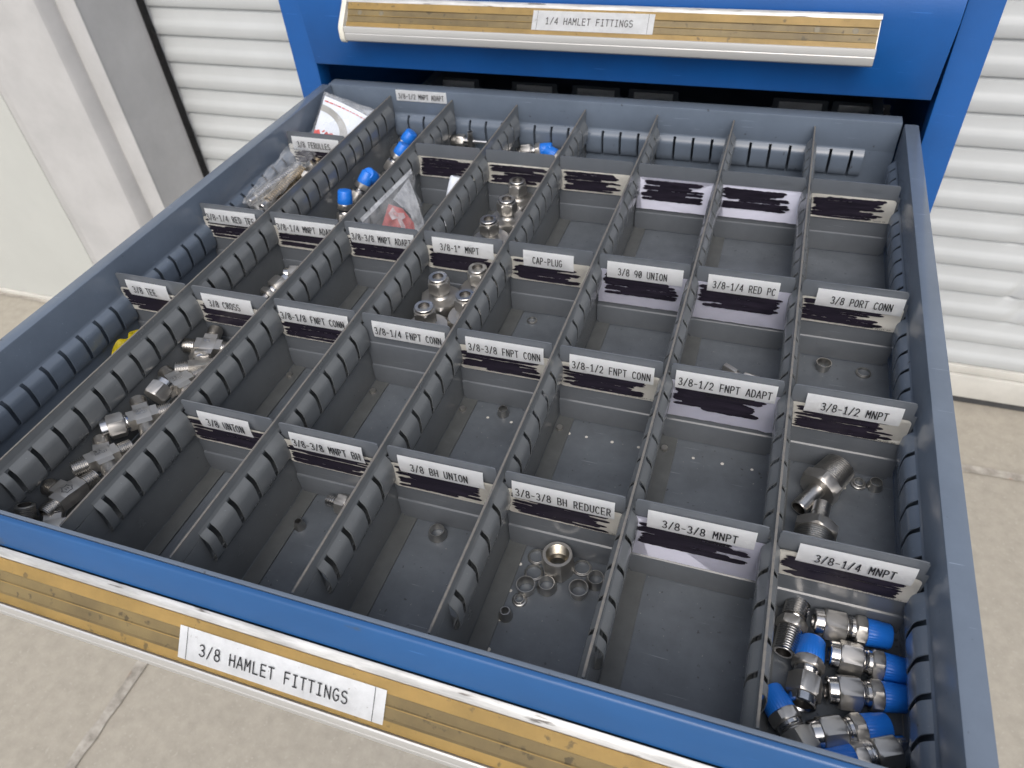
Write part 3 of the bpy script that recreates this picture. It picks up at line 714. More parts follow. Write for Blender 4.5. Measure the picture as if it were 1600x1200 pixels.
# ------------------------------------------------------------------ fittings
def fitting_proto():
    t = thing('tube_fitting', 'x', 'pipe fitting', (0, 0, 0), group='blue-capped tube fittings')
    bm = bmesh.new()
    lathe(bm, [(0.0012, 0.0050), (0.0, 0.0056), (0.0, 0.0072), (0.0006, 0.0080), (0.0044, 0.0083), (0.0052, 0.0083), (0.0056, 0.0076)], 36, 1)
    lathe(bm, [(0.0012, 0.0050), (0.0065, 0.0048), (0.0065, 0.0002)], 36, 2)
    hexnut(bm, 0.0056, 0.0182, 0.0090, 0.0012, 0.0010)
    link('nut', bm, ['nickel', 'steelbright', 'steelshade'], t, smooth=28)
    bm = bmesh.new(); lathe(bm, [(0.0182, 0.0070), (0.0186, 0.0074), (0.0192, 0.0069), (0.0199, 0.0074), (0.0206, 0.0070), (0.0214, 0.0076), (0.0232, 0.0076), (0.0240, 0.0070)], 32, 1)
    hexnut(bm, 0.0236, 0.0300, 0.0084, 0.0009, 0.0009, ph=R(17))
    link('body', bm, ['nickel', 'steelbright'], t, smooth=28)
    bm = bmesh.new(); N = 96
    prof = [(0.0300, 0.0050), (0.0300, 0.0080), (0.0304, 0.0083), (0.0378, 0.0081), (0.0380, 0.0080), (0.0432, 0.0078), (0.0444, 0.0070), (0.0447, 0.0060), (0.0447, 0.0002)]
    lathe(bm, prof, N, 0, None, lambda k, a, r: r + (0.00012 * (1 if int(a / (2 * pi) * N + 0.5) % 3 == 0 else -0.4) if k in (2, 3) else 0))
    link('blue_cap', bm, 'cap', t, smooth=35)
    return t
fp = fitting_proto()
FIT = [((0.6344, 0.1073, 0.0100), (0.6770, 0.1094, 0.0095), 'blue-capped fitting lying farthest back, under the 3/8-1/4 MNPT label'),
       ((0.6437, 0.0876, 0.0100), (0.6871, 0.0888, 0.0095), 'blue-capped fitting lying second from the 3/8-1/4 MNPT divider, cap toward the right wall'),
       ((0.6431, 0.0641, 0.0100), (0.6872, 0.0723, 0.0095), 'blue-capped fitting lying third from the 3/8-1/4 MNPT divider, cap against the right wall'),
       ((0.6353, 0.0348, 0.0100), (0.6789, 0.0540, 0.0095), 'blue-capped fitting lying slightly askew, fourth of the row along the right wall'),
       ((0.6298, 0.0501, 0.0110), (0.6345, 0.0957, 0.0095), 'blue-capped fitting lying front to back with its open nut toward the viewer'),
       ((0.6375, 0.0195, 0.0100), (0.6155, 0.0500, 0.0095), 'blue-capped fitting against the rightmost partition, mostly hidden by the drawer front'),
       ((0.6848, 0.0422, 0.0100), (0.6470, 0.0234, 0.0095), 'blue-capped fitting nearest the drawer front with its nut to the right'),
       ((0.0955, 0.6320, 0.0100), (0.1195, 0.6420, 0.0400), 'blue-capped fitting at the far back under the 3/8-1/2 MNPT ADAPT label'),
       ((0.1085, 0.5880, 0.0120), (0.1290, 0.6010, 0.0430), 'half hidden blue-capped fitting, second from the back in the MNPT ADAPT column'),
       ((0.1180, 0.5560, 0.0120), (0.1180, 0.5285, 0.0440), 'blue-capped fitting leaning forward, third from the back in the MNPT ADAPT column'),
       ((0.1010, 0.5080, 0.0110), (0.1165, 0.5290, 0.0430), 'blue-capped fitting with steel body showing, fourth from the back in the MNPT ADAPT column'),
       ((0.1140, 0.4640, 0.0090), (0.1165, 0.4725, 0.0430), 'blue-capped fitting standing upright behind the 3/8-1/4 MNPT ADAPT label'),
       ((0.2620, 0.6460, 0.0260), (0.3020, 0.6530, 0.0320), 'blue-capped fitting lying in the back compartment above three steel hubs'),
       ((0.3380, 0.6440, 0.0150), (0.3040, 0.6490, 0.0290), 'blue-capped fitting at the right of the back compartment above three steel hubs')]
rn = random.Random(11)
for i, (p, q, lab) in enumerate(FIT):
    t = fp if i == 0 else copy_thing(fp)
    t['label'] = lab; place(t, p, q, [0.1, 0.25, 0.05, -0.1, 0.2, 0.3, 0.1][i] + R(0) if i < 7 else rn.uniform(0, 1))
# bare male union
t = thing('male_union', 'bare steel union threaded at both ends, left of the blue-capped fittings', 'pipe fitting')
bm = bmesh.new(); thread(bm, 0.012, 0.0, 0.0076, bore=0.0050, mi=1, mb=2); lathe(bm, [(0.0118, 0.0060), (0.0150, 0.0066)], 32, 1); hexnut(bm, 0.0140, 0.0205, 0.0082, 0.0008, 0.0008); thread(bm, 0.0205, 0.0370, 0.0078, 0.0068, bore=0.0046, mi=1, mb=2)
link('body', bm, ['nickel', 'steelbright', 'steelshade'], t, smooth=28); place(t, (0.6249, 0.1180, 0.0100), (0.6184, 0.0813, 0.0085), 0.15)
# tube adapters
def adapter(p, q, lab, roll):
    t = thing('tube_adapter', lab, 'pipe fitting', group='large tube adapters')
    bm = bmesh.new(); thread(bm, 0.0195, 0.0, 0.0128, 0.0118, pitch=0.0018, bore=0.0085, mi=1, mb=2); hexnut(bm, 0.0195, 0.0285, 0.0134, 0.0010, 0.0016)
    link('threaded_body', bm, ['nickel', 'steel', 'steelshade'], t, smooth=28)
    bm = bmesh.new(); lathe(bm, [(0.0283, 0.0062), (0.0300, 0.0058), (0.0395, 0.0058), (0.0397, 0.0061), (0.0495, 0.0061), (0.0500, 0.0058), (0.0500, 0.0050)], 32, 0); lathe(bm, [(0.0500, 0.0050), (0.038, 0.0050), (0.038, 0.0002)], 32, 1)
    link('tube_stub', bm, ['steel', 'steelshade'], t, smooth=28); place(t, p, q, roll)
adapter((0.6465, 0.2365, 0.0150), (0.6225, 0.1965, 0.0100), 'large steel tube adapter, thread to the back, under the 3/8-1/2 MNPT label', 0.5)
adapter((0.6290, 0.1500, 0.0150), (0.6365, 0.2030, 0.0120), 'large steel tube adapter, tube to the back, behind the 3/8-1/4 MNPT label', 0.45)
# hub fittings: 1 inch thread, round-topped hexagon, neck and nut
def hub_proto():
    t = thing('hub_fitting', 'x', 'pipe fitting', group='steel hub fittings standing upright')
    U = Matrix.Rotation(-pi / 2, 4, 'Y')
    bm = bmesh.new(); thread(bm, 0.0, 0.0205, 0.0148, 0.0156, pitch=0.0022, mi=0, M4=U)
    hexnut(bm, 0.0200, 0.0305, 0.0186, 0.0010, 0.0024, M4=U); lathe(bm, [(0.0304, 0.0120), (0.0312, 0.0085), (0.0330, 0.0066), (0.0385, 0.0062)], 32, 0, U)
    link('base', bm, 'nickel', t, smooth=28)
    bm = bmesh.new(); hexnut(bm, 0.0375, 0.0495, 0.0096, 0.0010, 0.0016, M4=U)
    lathe(bm, [(0.0490, 0.0084), (0.0500, 0.0088), (0.0526, 0.0088), (0.0532, 0.0083), (0.0532, 0.0052)], 36, 1, U); lathe(bm, [(0.0532, 0.0052), (0.0505, 0.0047), (0.0490, 0.0050), (0.0475, 0.0046), (0.0440, 0.0046), (0.0440, 0.0002)], 36, 2, U)
    link('nut', bm, ['nickel', 'steel', 'steelshade'], t, smooth=28)
    return t
hp_ = hub_proto()
HUB = [((0.2858, 0.3424), 20, 'steel hub fitting at the back left of the four under the 3/8-1" MNPT label'), ((0.3178, 0.3660), 35, 'steel hub fitting at the back right of the four, partly behind the partition'),
       ((0.3225, 0.3217), 5, 'steel hub fitting at the front right of the four, its nut beside the partition'), ((0.2907, 0.2980), 28, 'steel hub fitting nearest the 3/8-1/4 FNPT CONN divider'),
       ((0.3005, 0.5310), 25, 'steel hub fitting farthest back of three in a row'), ((0.3015, 0.4926), 48, 'steel hub fitting in the middle of three in a row'), ((0.2985, 0.4497), 15, 'steel hub fitting in front of three in a row, behind the 3/8-1" MNPT divider')]
for i, ((x, y), a, lab) in enumerate(HUB):
    t = hp_ if i == 0 else copy_thing(hp_)
    t['label'] = lab; t.location = (x, y, 0.0003); t.rotation_euler = (R(rn.uniform(-1.5, 1.5)), R(rn.uniform(-1.5, 1.5)), R(a))
# ferrules
def ferrule(kind, x, y, r, lab, z=0.0003, rot=(0, 0, 0)):
    bm = bmesh.new(); U = Matrix.Rotation(-pi / 2, 4, 'Y')
    P = {'flat': [(0, r), (0.0014, r), (0.0019, r * 0.97), (0.0021, r * 0.90), (0.0034, r * 0.88), (0.0036, r * 0.84), (0.0036, r * 0.80), (0, r * 0.80)],
         'tall': [(0, r * 0.84), (0.0040, r * 0.90), (0.0078, r * 0.99), (0.0084, r), (0.0090, r * 0.98), (0.0090, r * 0.88), (0.0070, r * 0.80), (0, r * 0.76)],
         'cone': [(0, r * 1.22), (0.0010, r * 1.24), (0.0075, r), (0.0080, r * 0.97), (0.0080, r * 0.90), (0.0004, r * 0.90)],
         'small': [(0, r), (0.0013, r), (0.0016, r * 0.95), (0.0018, r * 0.78), (0.0036, r * 0.74), (0.0038, r * 0.70), (0.0038, r * 0.60), (0, r * 0.60)],
         'plug': [(0, r * 1.3), (0.0022, r * 1.3), (0.0030, r * 1.18), (0.0085, r * 0.98), (0.0092, r * 0.90), (0.0092, r * 0.72), (0, r * 0.72)]}[kind]
    P = [(h * (0.62 if kind == 'flat' else 0.82), q) for h, q in P]
    lathe(bm, P, 40, 0, U, close=True)
    o = link('ferrule', bm, 'ringsteel', None, smooth=40); o.location = (x, y, z); o.rotation_euler = rot
    return tag(o, lab, 'ferrule', 'loose steel ferrules')
ferrule('flat', 0.4524, 0.1097, 0.0065, 'flat ferrule ring behind and left of the big open nut')
ferrule('flat', 0.4541, 0.0968, 0.0066, 'flat ferrule ring at left of the big nut, partly under a taller ring')
ferrule('tall', 0.4530, 0.0830, 0.0066, 'tall ferrule flaring upward, left of the big open nut', 0.0006)
ferrule('cone', 0.4659, 0.0886, 0.0056, 'cone ferrule standing directly in front of the big open nut')
ferrule('flat', 0.4850, 0.1097, 0.0066, 'flat ferrule ring just right of the big open nut')
ferrule('tall', 0.4876, 0.0905, 0.0067, 'tall ferrule flaring upward, right of the big open nut')
ferrule('cone', 0.4965, 0.1019, 0.0056, 'cone ferrule beside the sixth partition, half hidden by its rail')
ferrule('small', 0.4511, 0.0742, 0.0049, 'small collared ferrule in front of the ring group')
ferrule('plug', 0.4460, 0.0605, 0.0036, 'small bell-shaped ferrule nearest the drawer front, on the floor seam')
ferrule('cone', 0.3772, 0.1078, 0.0057, 'lone cone ferrule under the 3/8 BH UNION label')
ferrule('cone', 0.3832, 0.2370, 0.0040, 'small cone ferrule under the 3/8-3/8 FNPT CONN label')
ferrule('flat', 0.3689, 0.3630, 0.0050, 'small ferrule under the CAP-PLUG label')
ferrule('tall', 0.6334, 0.3600, 0.0064, 'left of two rings under the 3/8 PORT CONN label')
ferrule('flat', 0.6662, 0.3622, 0.0064, 'right of two rings under the 3/8 PORT CONN label')
ferrule('small', 0.6623, 0.2361, 0.0055, 'collared ferrule right of the large tube adapter')
ferrule('cone', 0.6734, 0.2359, 0.0044, 'cone ferrule next to the right wall, under the 3/8-1/2 MNPT label')
ferrule('plug', 0.2744, 0.0860, 0.0032, 'tiny ferrule on the floor seam under the 3/8-3/8 MNPT BH label')
# big open nut
bm = bmesh.new(); U = Matrix.Rotation(-pi / 2, 4, 'Y')
hexnut(bm, 0.0, 0.0190, 0.0101, 0.0016, 0.0026, bore=0.0080, M4=U)
pr_ = [(0.0190, 0.0080)]
for i in range(8): z = 0.0185 - i * 0.0013; pr_ += [(z, 0.0080), (z - 0.0004, 0.0074), (z - 0.0008, 0.0074)]
pr_ += [(0.0075, 0.0066), (0.0065, 0.0056), (0.0, 0.0056)]
lathe(bm, pr_, 40, 1, U)
o = link('socket_nut', bm, ['nickel', 'steelwarm'], None, smooth=28); o.location = (0.4694, 0.1042, 0.0004); o.rotation_euler = (0, 0, R(28)); tag(o, 'large open steel hex nut standing among ferrules under the BH REDUCER label', 'nut')
# small fitting half hidden under the fifth partition wall
t = thing('small_fitting', 'small threaded steel fitting under the 3/8-3/8 MNPT BH label, beside the partition', 'pipe fitting')
bm = bmesh.new(); thread(bm, 0.0095, 0.0, 0.0050, pitch=0.0018, bore=0.003, mi=1, mb=2); hexnut(bm, 0.0095, 0.0180, 0.0072, 0.0006, 0.0006); cyl(bm, 0.018, 0.026, 0.0058, mi=1)
link('body', bm, ['nickel', 'steelbright', 'steelshade'], t, smooth=28); place(t, (0.2864, 0.1098, 0.0078), (0.3048, 0.1092, 0.0078), 0.2)
# small hex bit behind FNPT ADAPT
bm = bmesh.new(); hexnut(bm, 0, 0.013, 0.0034, 0.0004, 0.0004); cyl(bm, 0.013, 0.017, 0.0024)
o = link('small_plug', bm, 'nickel', None, smooth=28); tag(o, 'tiny steel plug peeking over the 3/8-1/2 FNPT ADAPT divider', 'pipe fitting'); place(o, (0.5530, 0.3378, 0.0044), (0.5650, 0.3300, 0.0044), 0.1)
o2 = o.copy(); col.objects.link(o2); place(o2, (0.5700, 0.3296, 0.0044), (0.5810, 0.3270, 0.0044), 0.5); o2['label'] = 'second tiny steel plug, almost hidden behind the FNPT ADAPT divider'

# crosses and tees
STAR = None
def cross(c, head, arms, lab, tilt=(0, 0), mark=None, name='cross_fitting'):
    """arms: list of (angle offset deg, kind)"""
    t = thing(name, lab, 'pipe fitting', c, (R(tilt[0]), R(tilt[1]), R(head)), group='steel crosses and tees piled in the column')
    bm = bmesh.new(); box(bm, -0.0064, 0.0064, -0.0064, 0.0064, -0.0060, 0.0060, 0.0006)
    for a, kind in arms:
        Z = Matrix.Rotation(R(a), 4, 'Z')
        f0 = len(bm.verts)
        fs = box(bm, 0.0050, 0.0116, -0.0058, 0.0058, -0.0054 + 0.0002 * (a > 80), 0.0056 + 0.0002 * (a > 80)); bmesh.ops.transform(bm, matrix=Z, verts=list({v for f in fs for v in f.verts}))
    link('forged_body', bm, 'nickel', t, smooth=28)
    for a, kind in arms:
        Z = Matrix.Rotation(R(a), 4, 'Z'); bm = bmesh.new()
        if kind == 't':
            lathe(bm, [(0.0110, 0.0052), (0.0128, 0.0052)], 32, 1, Z)
            thread(bm, 0.0122, 0.0222, 0.0066, pitch=0.0015, bore=0.0044, mi=1, mb=2, M4=Z); link('threaded_arm', bm, ['nickel', 'steel', 'steelshade'], t, smooth=28)
        elif kind == 'n':
            lathe(bm, [(0.0110, 0.0066), (0.0120, 0.0072), (0.0126, 0.0066), (0.0134, 0.0072), (0.0142, 0.0066)], 32, 1, Z)
            hexnut(bm, 0.0140, 0.0265, 0.0090, 0.0012, 0.0012, M4=Z)
            lathe(bm, [(0.0262, 0.0076), (0.0266, 0.0082), (0.0312, 0.0082), (0.0318, 0.0074), (0.0318, 0.0050)], 36, 1, Z); lathe(bm, [(0.0318, 0.0050), (0.0260, 0.0047), (0.0260, 0.0002)], 32, 2, Z)
            link('nut', bm, ['nickel', 'steelbright', 'steelshade'], t, smooth=28)
        else: bm.free()
    if mark == 'star':
        bm = bmesh.new(); n = 12; A, B = [], []
        for i in range(n):
            a = 2 * pi * i / n; ro = 0.0046 if i % 2 == 0 else 0.0036
            A.append(bm.verts.new((ro * cos(a), ro * sin(a), 0.0062))); B.append(bm.verts.new((ro * 0.8 * cos(a), ro * 0.8 * sin(a), 0.0062)))
        for i in range(n): bm.faces.new((A[i], A[(i + 1) % n], B[(i + 1) % n], B[i]))
        text_bm(bm, 'H', -0.0011, 0.0011, 0.0022, lambda x, v: (x, v - 0.0011, 0.0062), wgt=1.2)
        link('emblem', bm, 'steelbright', t)
    elif mark:
        bm = bmesh.new()
        for k, s in enumerate(mark): text_bm(bm, s, -0.0044, 0.0044, 0.0020, lambda x, v, k=k: (x, 0.0022 - 0.0030 * k + v, 0.0062), wgt=0.9)
        link('stamped_lettering', bm, 'steelbright', t)
    return t
ST = ['316', 'HAM-LET']
cross((0.1079, 0.2213, 0.0300), 18, [(0, 't'), (90, 't'), (180, 't'), (270, 't')], 'steel cross at the back of the pile, under the 3/8 CROSS label', (8, 10), ['316'])
cross((0.1190, 0.1960, 0.0300), 40, [(0, 't'), (90, 'n'), (180, 't')], 'steel tee mostly behind the partition, second from the back of the pile', (-10, 15), None, 'tee_fitting')
cross((0.1138, 0.1709, 0.0320), 70, [(0, 't'), (90, 't'), (180, 't'), (270, 't')], 'steel cross third from the back of the pile, thread toward the left', (6, 8), ST)
cross((0.1121, 0.1274, 0.0335), 50, [(0, 't'), (90, 't'), (180, 'n'), (38, 'n')][:3] + [(270, 't')], 'steel cross with a hex nut on its left arm, middle of the pile', (5, 8), ST)
cross((0.1086, 0.0826, 0.0320), 62, [(0, 't'), (72, 't'), (180, 't'), (270, 't')], 'steel cross with two threads toward the left, fourth from the front of the pile', (4, 10), ST)
cross((0.1068, 0.0474, 0.0300), 78, [(0, 't'), (102, 't'), (188, 't')], 'steel tee stamped with a star emblem, near the front of the pile', (4, 6), 'star', 'tee_fitting')
cross((0.0985, 0.0120, 0.0250), 100, [(0, 't'), (90, 't'), (180, 't')], 'steel tee with thread pointing up, at the front end of the pile', (10, -60), None, 'tee_fitting')
cross((0.1175, 0.0180, 0.0270), 40, [(0, 't'), (90, 't'), (180, 't')], 'steel tee lying beside the second partition at the front end of the pile', (0, 10), None, 'tee_fitting')
t_ = thing('tube_nut', 'loose hex nut with bright collar lying on the pile of crosses', 'nut'); bm = bmesh.new(); hexnut(bm, 0, 0.0125, 0.0090, 0.0012, 0.0012); lathe(bm, [(0.0122, 0.0076), (0.0126, 0.0082), (0.0165, 0.0082), (0.0172, 0.0074), (0.0172, 0.0050)], 36, 1); lathe(bm, [(0.0172, 0.0050), (0.0115, 0.0047), (0.0115, 0.0002)], 32, 2)
link('nut_body', bm, ['nickel', 'steelbright', 'steelshade'], t_, smooth=28); place(t_, (0.1075, 0.1475, 0.036), (0.1090, 0.1600, 0.0385), 0.2)
for i in range(7):
    cross((0.135 + 0.014 * (i % 2), 0.03 + i * 0.031, 0.0095), 20 + 37 * i, [(0, 't'), (90, 't'), (180, 't')], 'steel tee in the lower layer of the pile, hidden by the ones above', (0, 0), None, 'tee_fitting')

# nuts under the MNPT ADAPT label of column two
def nut_union(p, q, lab, roll):
    t = thing('tube_union', lab, 'pipe fitting'); bm = bmesh.new(); lathe(bm, [(0.0012, 0.0050), (0.0, 0.0056), (0.0, 0.0072), (0.0006, 0.0080), (0.0052, 0.0083), (0.0056, 0.0076)], 36, 1); lathe(bm, [(0.0012, 0.0050), (0.0065, 0.0048), (0.0065, 0.0002)], 36, 2); hexnut(bm, 0.0056, 0.0182, 0.0092, 0.0012, 0.0010)
    link('nut', bm, ['nickel', 'steelbright', 'steelshade'], t, smooth=28); bm = bmesh.new(); lathe(bm, [(0.018, 0.007), (0.019, 0.0075), (0.022, 0.0075), (0.023, 0.007)], 32, 1); hexnut(bm, 0.023, 0.029, 0.0086); thread(bm, 0.029, 0.042, 0.0066, mi=1); link('body', bm, ['nickel', 'steelbright'], t, smooth=28); place(t, p, q, roll)
nut_union((0.1030, 0.3520, 0.0190), (0.1300, 0.3640, 0.0150), 'steel fitting behind the 3/8 CROSS label, farther of two', 0.3)
nut_union((0.1140, 0.3430, 0.0230), (0.1010, 0.3050, 0.0150), 'steel fitting behind the 3/8 CROSS label, nearer of two', 0.1)
# back compartment of column three: nut, flared tube and rod
t = thing('reducing_tee', 'small steel tee with a nut, a flared tube and a rod in the back compartment', 'pipe fitting')
bm = bmesh.new(); cyl(bm, -0.005, 0.002, 0.0060, ch=0.0006); hexnut(bm, 0.002, 0.0125, 0.0072, 0.0008, 0.0008); link('nut', bm, 'nickel', t, smooth=28)
bm = bmesh.new(); cyl(bm, 0.0125, 0.0170, 0.0052); cyl(bm, 0.0170, 0.0420, 0.0026); link('rod', bm, 'steelbright', t, smooth=28)
bm = bmesh.new(); Q = Matrix.Translation((0.0205, 0, 0)) @ Matrix.Rotation(-pi / 2, 4, 'Y')
lathe(bm, [(-0.012, 0.0062), (-0.004, 0.0050), (0.004, 0.0034), (0.010, 0.0030), (0.0125, 0.0040), (0.0125, 0.0026)], 28, 0, Q); lathe(bm, [(0.0125, 0.0026), (0.006, 0.0024), (0.006, 0.0002)], 28, 1, Q)
link('flared_tube', bm, ['steel', 'steelshade'], t, smooth=28); place(t, (0.1775, 0.6530, 0.0330), (0.2117, 0.6540, 0.0330))

# ------------------------------------------------------------------ yellow tag
bm = bmesh.new(); n, m_ = 26, 10; A = []
for i in range(n + 1):
    u = i / n; hw = 0.0200 * (0.25 + 0.75 * sin(pi * min(1, 0.10 + u * 0.86)) ** 0.7) * (1 - 0.25 * math.exp(-((u - 0.55) / 0.08) ** 2)); row = []
    for j in range(m_ + 1):
        v = j / m_ * 2 - 1
        row.append(bm.verts.new((v * hw, u * 0.042, 0.008 * (1 - v * v) * (0.5 + 0.5 * sin(pi * u)) + 0.003 * noise.noise((u * 6, v * 2, 3)) + 0.010 * u)))
    A.append(row)
for i in range(n):
    for j in range(m_): bm.faces.new((A[i][j], A[i][j + 1], A[i + 1][j + 1], A[i + 1][j]))
bmesh.ops.solidify(bm, geom=list(bm.faces), thickness=0.0008)
yt = link('plastic_tag', bm, 'ytag', None, smooth=60); yt.location = (0.0240, 0.1915, 0.0125); yt.rotation_euler = (R(3), R(52), R(0)); tag(yt, 'yellow plastic tag lying in the tee compartment beside the left wall', 'tag')

# ------------------------------------------------------------------ plastic bags
def sheet_grid(bm, P, nu, nv, amp, seed, fr=5.0, mi=0, bulge=0.0):
    """bilinear patch through four corners P00 P10 P11 P01 with wrinkles along its normal"""
    p00, p10, p11, p01 = [Vector(p) for p in P]; nrm = (p10 - p00).cross(p01 - p00).normalized(); rows = []
    for i in range(nu + 1):
        u = i / nu; row = []
        for j in range(nv + 1):
            v = j / nv; p = (p00 * (1 - u) + p10 * u) * (1 - v) + (p01 * (1 - u) + p11 * u) * v
            e = 4 * u * (1 - u) * 4 * v * (1 - v)
            d = bulge * e ** 0.5 + amp * noise.noise((u * fr + seed, v * fr, seed)) + amp * 0.5 * noise.noise((u * fr * 3, v * fr * 3 + seed, seed))
            row.append(bm.verts.new(p + nrm * d))
        rows.append(row)
    for i in range(nu):
        for j in range(nv): bm.faces.new((rows[i][j], rows[i + 1][j], rows[i + 1][j + 1], rows[i][j + 1])).material_index = mi
    return nrm
# bag with a printed paper insert in the back left corner
b1 = thing('plastic_bag', 'clear bag with red-and-white printed paper in the back left corner', 'bag')
P = [(0.0120, 0.5900, 0.0560), (0.0590, 0.5960, 0.0420), (0.0760, 0.6240, 0.0680), (0.0125, 0.6340, 0.0870)]
bm = bmesh.new(); p00, p10, p11, p01 = [Vector(p) for p in P]
nrm = (p10 - p00).cross(p01 - p00).normalized()
def bq(u, v, o): return (p00 * (1 - u) + p10 * u) * (1 - v) + (p01 * (1 - u) + p11 * u) * v + nrm * (o + 0.003 * sin(pi * u))
def strip(bm, pts_fn, n, mi):
    A = [pts_fn(i / n) for i in range(n + 1)]
    V = [(bm.verts.new(bq(*a)), bm.verts.new(bq(*b))) for a, b in A]
    for k in range(n): bm.faces.new((V[k][0], V[k + 1][0], V[k + 1][1], V[k][1])).material_index = mi
strip(bm, lambda t: ((t, 0, 0), (t, 1, 0)), 16, 0)
strip(bm, lambda t: ((0.0 + 0.66 * sin(R(90 * t)) , 0.62 * cos(R(90 * t)) + 0.0, 0.0005), (0.0 + 0.84 * sin(R(90 * t)), 0.78 * cos(R(90 * t)), 0.0005)), 20, 1)
def redwave(t): return ((t * 0.62, 0.0, 0.0004), (t * 0.62, 0.13 + 0.09 * noise.noise((t * 9, 1, 1)), 0.0004))
strip(bm, redwave, 26, 2)
strip(bm, lambda t: ((0.14 + t * 0.16, 0.02 + 0.10 * (1 - sin(pi * t)), 0.0009), (0.14 + t * 0.16, 0.09 + 0.10 * (1 - sin(pi * t)), 0.0009)), 14, 0)
rr = random.Random(2); u = 0.03
while u < 0.95:
    l = rr.uniform(0.02, 0.10); strip(bm, lambda t, u=u, l=l: ((u + l * t, 0.865, 0.0005), (u + l * t, 0.865 + 0.035 * (0.7 + 0.3 * sin(40 * t)), 0.0005)), 6, 2); u += l + 0.014
link('paper_insert', bm, ['paper', 'greyprint', 'red'], b1)
bm = bmesh.new(); sheet_grid(bm, [(0.0060, 0.5870, 0.0500), (0.0680, 0.5900, 0.0350), (0.0810, 0.6300, 0.0720), (0.0080, 0.6420, 0.0880)], 26, 26, 0.0025, 1.3, bulge=0.006)
sheet_grid(bm, [(0.0060, 0.5890, 0.0450), (0.0690, 0.5950, 0.0300), (0.0810, 0.6380, 0.0715), (0.0080, 0.6460, 0.0860)], 20, 20, 0.002, 4.3, bulge=-0.004)
link('clear_film', bm, 'film', b1, smooth=60)
# bag of stacked ferrules
b2 = thing('plastic_bag', 'clear bag of ferrules stacked on two rods, behind the 3/8-1/4 RED TEE label', 'bag')
bm = bmesh.new(); sheet_grid(bm, [(0.0080, 0.4330, 0.0470), (0.0400, 0.4300, 0.0420), (0.0400, 0.5500, 0.0530), (0.0120, 0.5430, 0.0640)], 34, 46, 0.0045, 2.1, fr=7, bulge=0.012)
sheet_grid(bm, [(0.0080, 0.4330, 0.0460), (0.0400, 0.4300, 0.0410), (0.0420, 0.5500, 0.0300), (0.0090, 0.5480, 0.0300)], 20, 30, 0.003, 6.1, fr=6, bulge=-0.012)
link('clear_film', bm, 'film', b2, smooth=60)
def stack(p, q, L_, n, r, m, lab):
    t = thing('ferrule_stack', lab, 'ferrules', group='rods of stacked ferrules')
    bm = bmesh.new(); cyl(bm, -0.010, L_ + 0.004, r * 0.62, ch=0.0006); link('rod', bm, 'steel', t, smooth=30)
    bm = bmesh.new(); s = L_ / n
    prof = [(0.0004, r * 0.7)]
    for i in range(n): prof += [(i * s + 0.0005, r * 0.82), (i * s + s * 0.25, r), (i * s + s * 0.6, r), (i * s + s * 0.9, r * 0.82)]
    prof += [(L_, r * 0.6)]
    lathe(bm, prof, 28, 0); link('ferrule_rings', bm, m, t, smooth=30); place(t, p, q)
stack((0.0150, 0.4480, 0.0455), (0.0265, 0.5260, 0.0475), 0.078, 22, 0.0058, 'steel', 'rod of silvery stacked ferrules inside the clear bag')
stack((0.0330, 0.4420, 0.0440), (0.0335, 0.5278, 0.0440), 0.080, 20, 0.0066, 'brass', 'rod of brass-toned stacked ferrules beside the partition')
for i, (x, y, z, a, m, lab) in enumerate([(0.0370, 0.5350, 0.0430, 30, 'nickel', 'hex nut at the end of the ferrule rods, upper one'), (0.0430, 0.5130, 0.0420, 70, 'nickel', 'hex nut beside the ferrule rods, against the partition')]):
    bm = bmesh.new(); hexnut(bm, -0.004, 0.004, 0.0056, 0.0008, 0.0008, bore=0.0036); o = link('hex_nut', bm, m, None, smooth=28); o.location = (x, y, z); o.rotation_euler = (R(20), R(-35), R(a)); tag(o, lab, 'nut')
for i, (x, y, z, lab) in enumerate([(0.0400, 0.5480, 0.0450, 'thin brass-toned ring under the 3/8 FERULLES label, upper of two'), (0.0450, 0.5400, 0.0410, 'thin brass-toned ring under the 3/8 FERULLES label, lower of two')]):
    bm = bmesh.new(); lathe(bm, [(0, 0.0062), (0.003, 0.0064), (0.0034, 0.006), (0.0034, 0.0050), (0, 0.0052)], 32, 0, close=True); o = link('ring', bm, 'brass', None, smooth=40); o.location = (x, y, z); o.rotation_euler = (0, R(-60 + 20 * i), R(50 + 30 * i)); tag(o, lab, 'ring')
for i in range(9):
    x, y, z = 0.018 + 0.007 * (i % 4), 0.45 + 0.0095 * i, 0.030 + 0.002 * (i % 2)
    bm = bmesh.new(); hexnut(bm, -0.006, 0.006, 0.0075, 0.0008, 0.0008, bore=0.0045); o = link('hex_nut', bm, 'nickel', None, smooth=28); o.location = (x, y, z); o.rotation_euler = (R(30 * i), R(25 * i), R(57 * i)); tag(o, 'steel hex nut under the ferrule rods, hidden in the bag', 'nut', 'nuts beneath the ferrule rods')
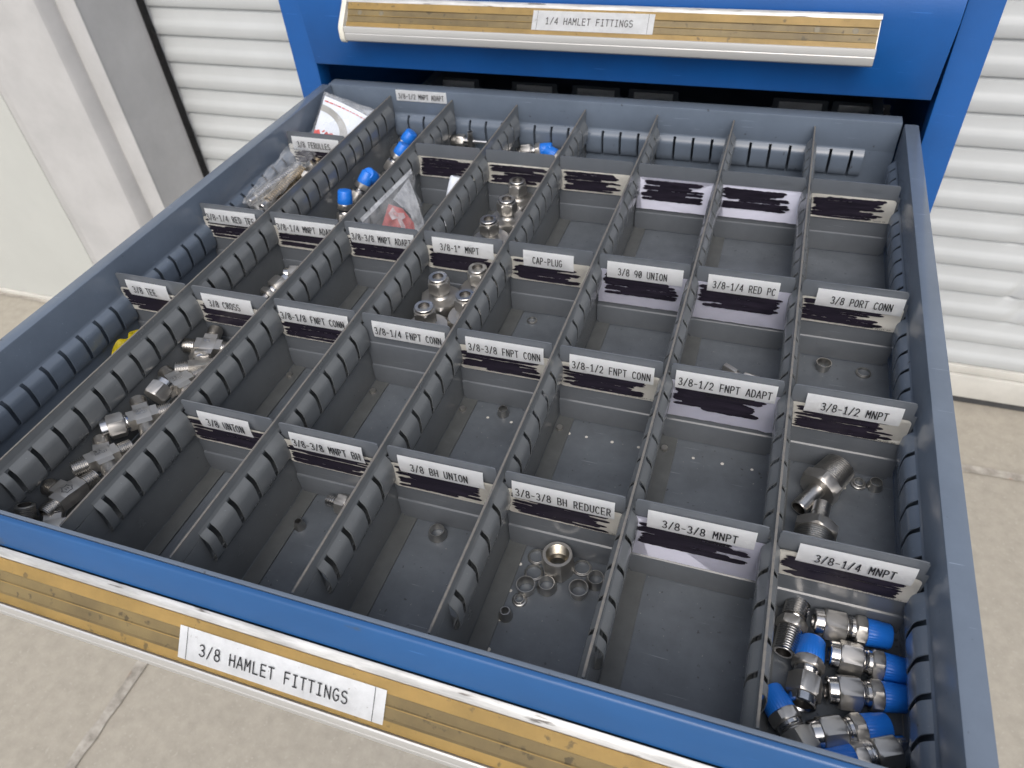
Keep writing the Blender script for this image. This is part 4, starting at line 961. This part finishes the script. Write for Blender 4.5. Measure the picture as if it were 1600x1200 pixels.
# zip bag of column three
b3 = thing('zip_bag', 'clear zip bag with red and white print behind the 3/8-3/8 MNPT ADAPT label', 'bag')
Pz = [(0.2050, 0.4000, 0.0080), (0.2100, 0.4780, 0.0100), (0.1800, 0.5200, 0.0620), (0.1745, 0.4020, 0.0640)]
bm = bmesh.new(); sheet_grid(bm, Pz, 34, 30, 0.004, 3.3, fr=5, bulge=0.008)
link('clear_film', bm, 'film', b3, smooth=60)
bm = bmesh.new(); q00, q10, q11, q01 = [Vector(p) for p in Pz]
def zb(u, v): return (q00 * (1 - u) + q10 * u) * (1 - v) + (q01 * (1 - u) + q11 * u) * v
zn = (q10 - q00).cross(q01 - q00).normalized()
def zq(pts, o, mi):
    V = [bm.verts.new(zb(u, v) + zn * (0.004 * sin(pi * u) * sin(pi * v) + o)) for u, v in pts]; bm.faces.new(V).material_index = mi
zq([(0.55, 0.84), (0.92, 0.90), (0.97, 0.50), (0.98, 0.05), (0.74, 0.05), (0.72, 0.45)], -0.0010, 0)
zq([(0.16, 0.62), (0.46, 0.84), (0.62, 0.62), (0.74, 0.30), (0.73, 0.05), (0.2, 0.05)], -0.0012, 1)
zq([(0.38, 0.74), (0.48, 0.76), (0.50, 0.64), (0.60, 0.56), (0.60, 0.48), (0.52, 0.50), (0.54, 0.36), (0.46, 0.38), (0.46, 0.58), (0.38, 0.62)], -0.0004, 0)
zq([(0.02, 0.93), (0.98, 0.93), (0.98, 1.0), (0.02, 1.0)], 0.0010, 0)
link('printed_paper', bm, ['paper', 'red'], b3).data.materials[0] = M['milky']
bm = bmesh.new(); hexnut(bm, 0, 0.010, 0.0080); cyl(bm, 0.01, 0.02, 0.006); o = link('tube_nut', bm, 'nickel', None, smooth=28); tag(o, 'steel fitting showing faintly through the zip bag', 'pipe fitting'); place(o, (0.2300, 0.4000, 0.0085), (0.2200, 0.4150, 0.0085))
# rolled milky bag against the third partition
bm = bmesh.new(); Lp = Vector((0.2460, 0.4970, 0.0660)) - Vector((0.2280, 0.4880, 0.0080)); M4 = axis_matrix((0.2290, 0.4830, 0.0080), (0.2415, 0.5080, 0.0660))
lathe(bm, [(0.0, 0.002), (0.01, 0.006), (0.03, 0.008), (0.055, 0.0078), (0.062, 0.0068), (0.063, 0.0052)], 28, 0, M4, lambda k, a, r: r * (1 + 0.12 * sin(3 * a + k)))
o = link('rolled_bag', bm, 'paper', None, smooth=60); tag(o, 'rolled white plastic bag leaning on the partition left of three hub fittings', 'bag')
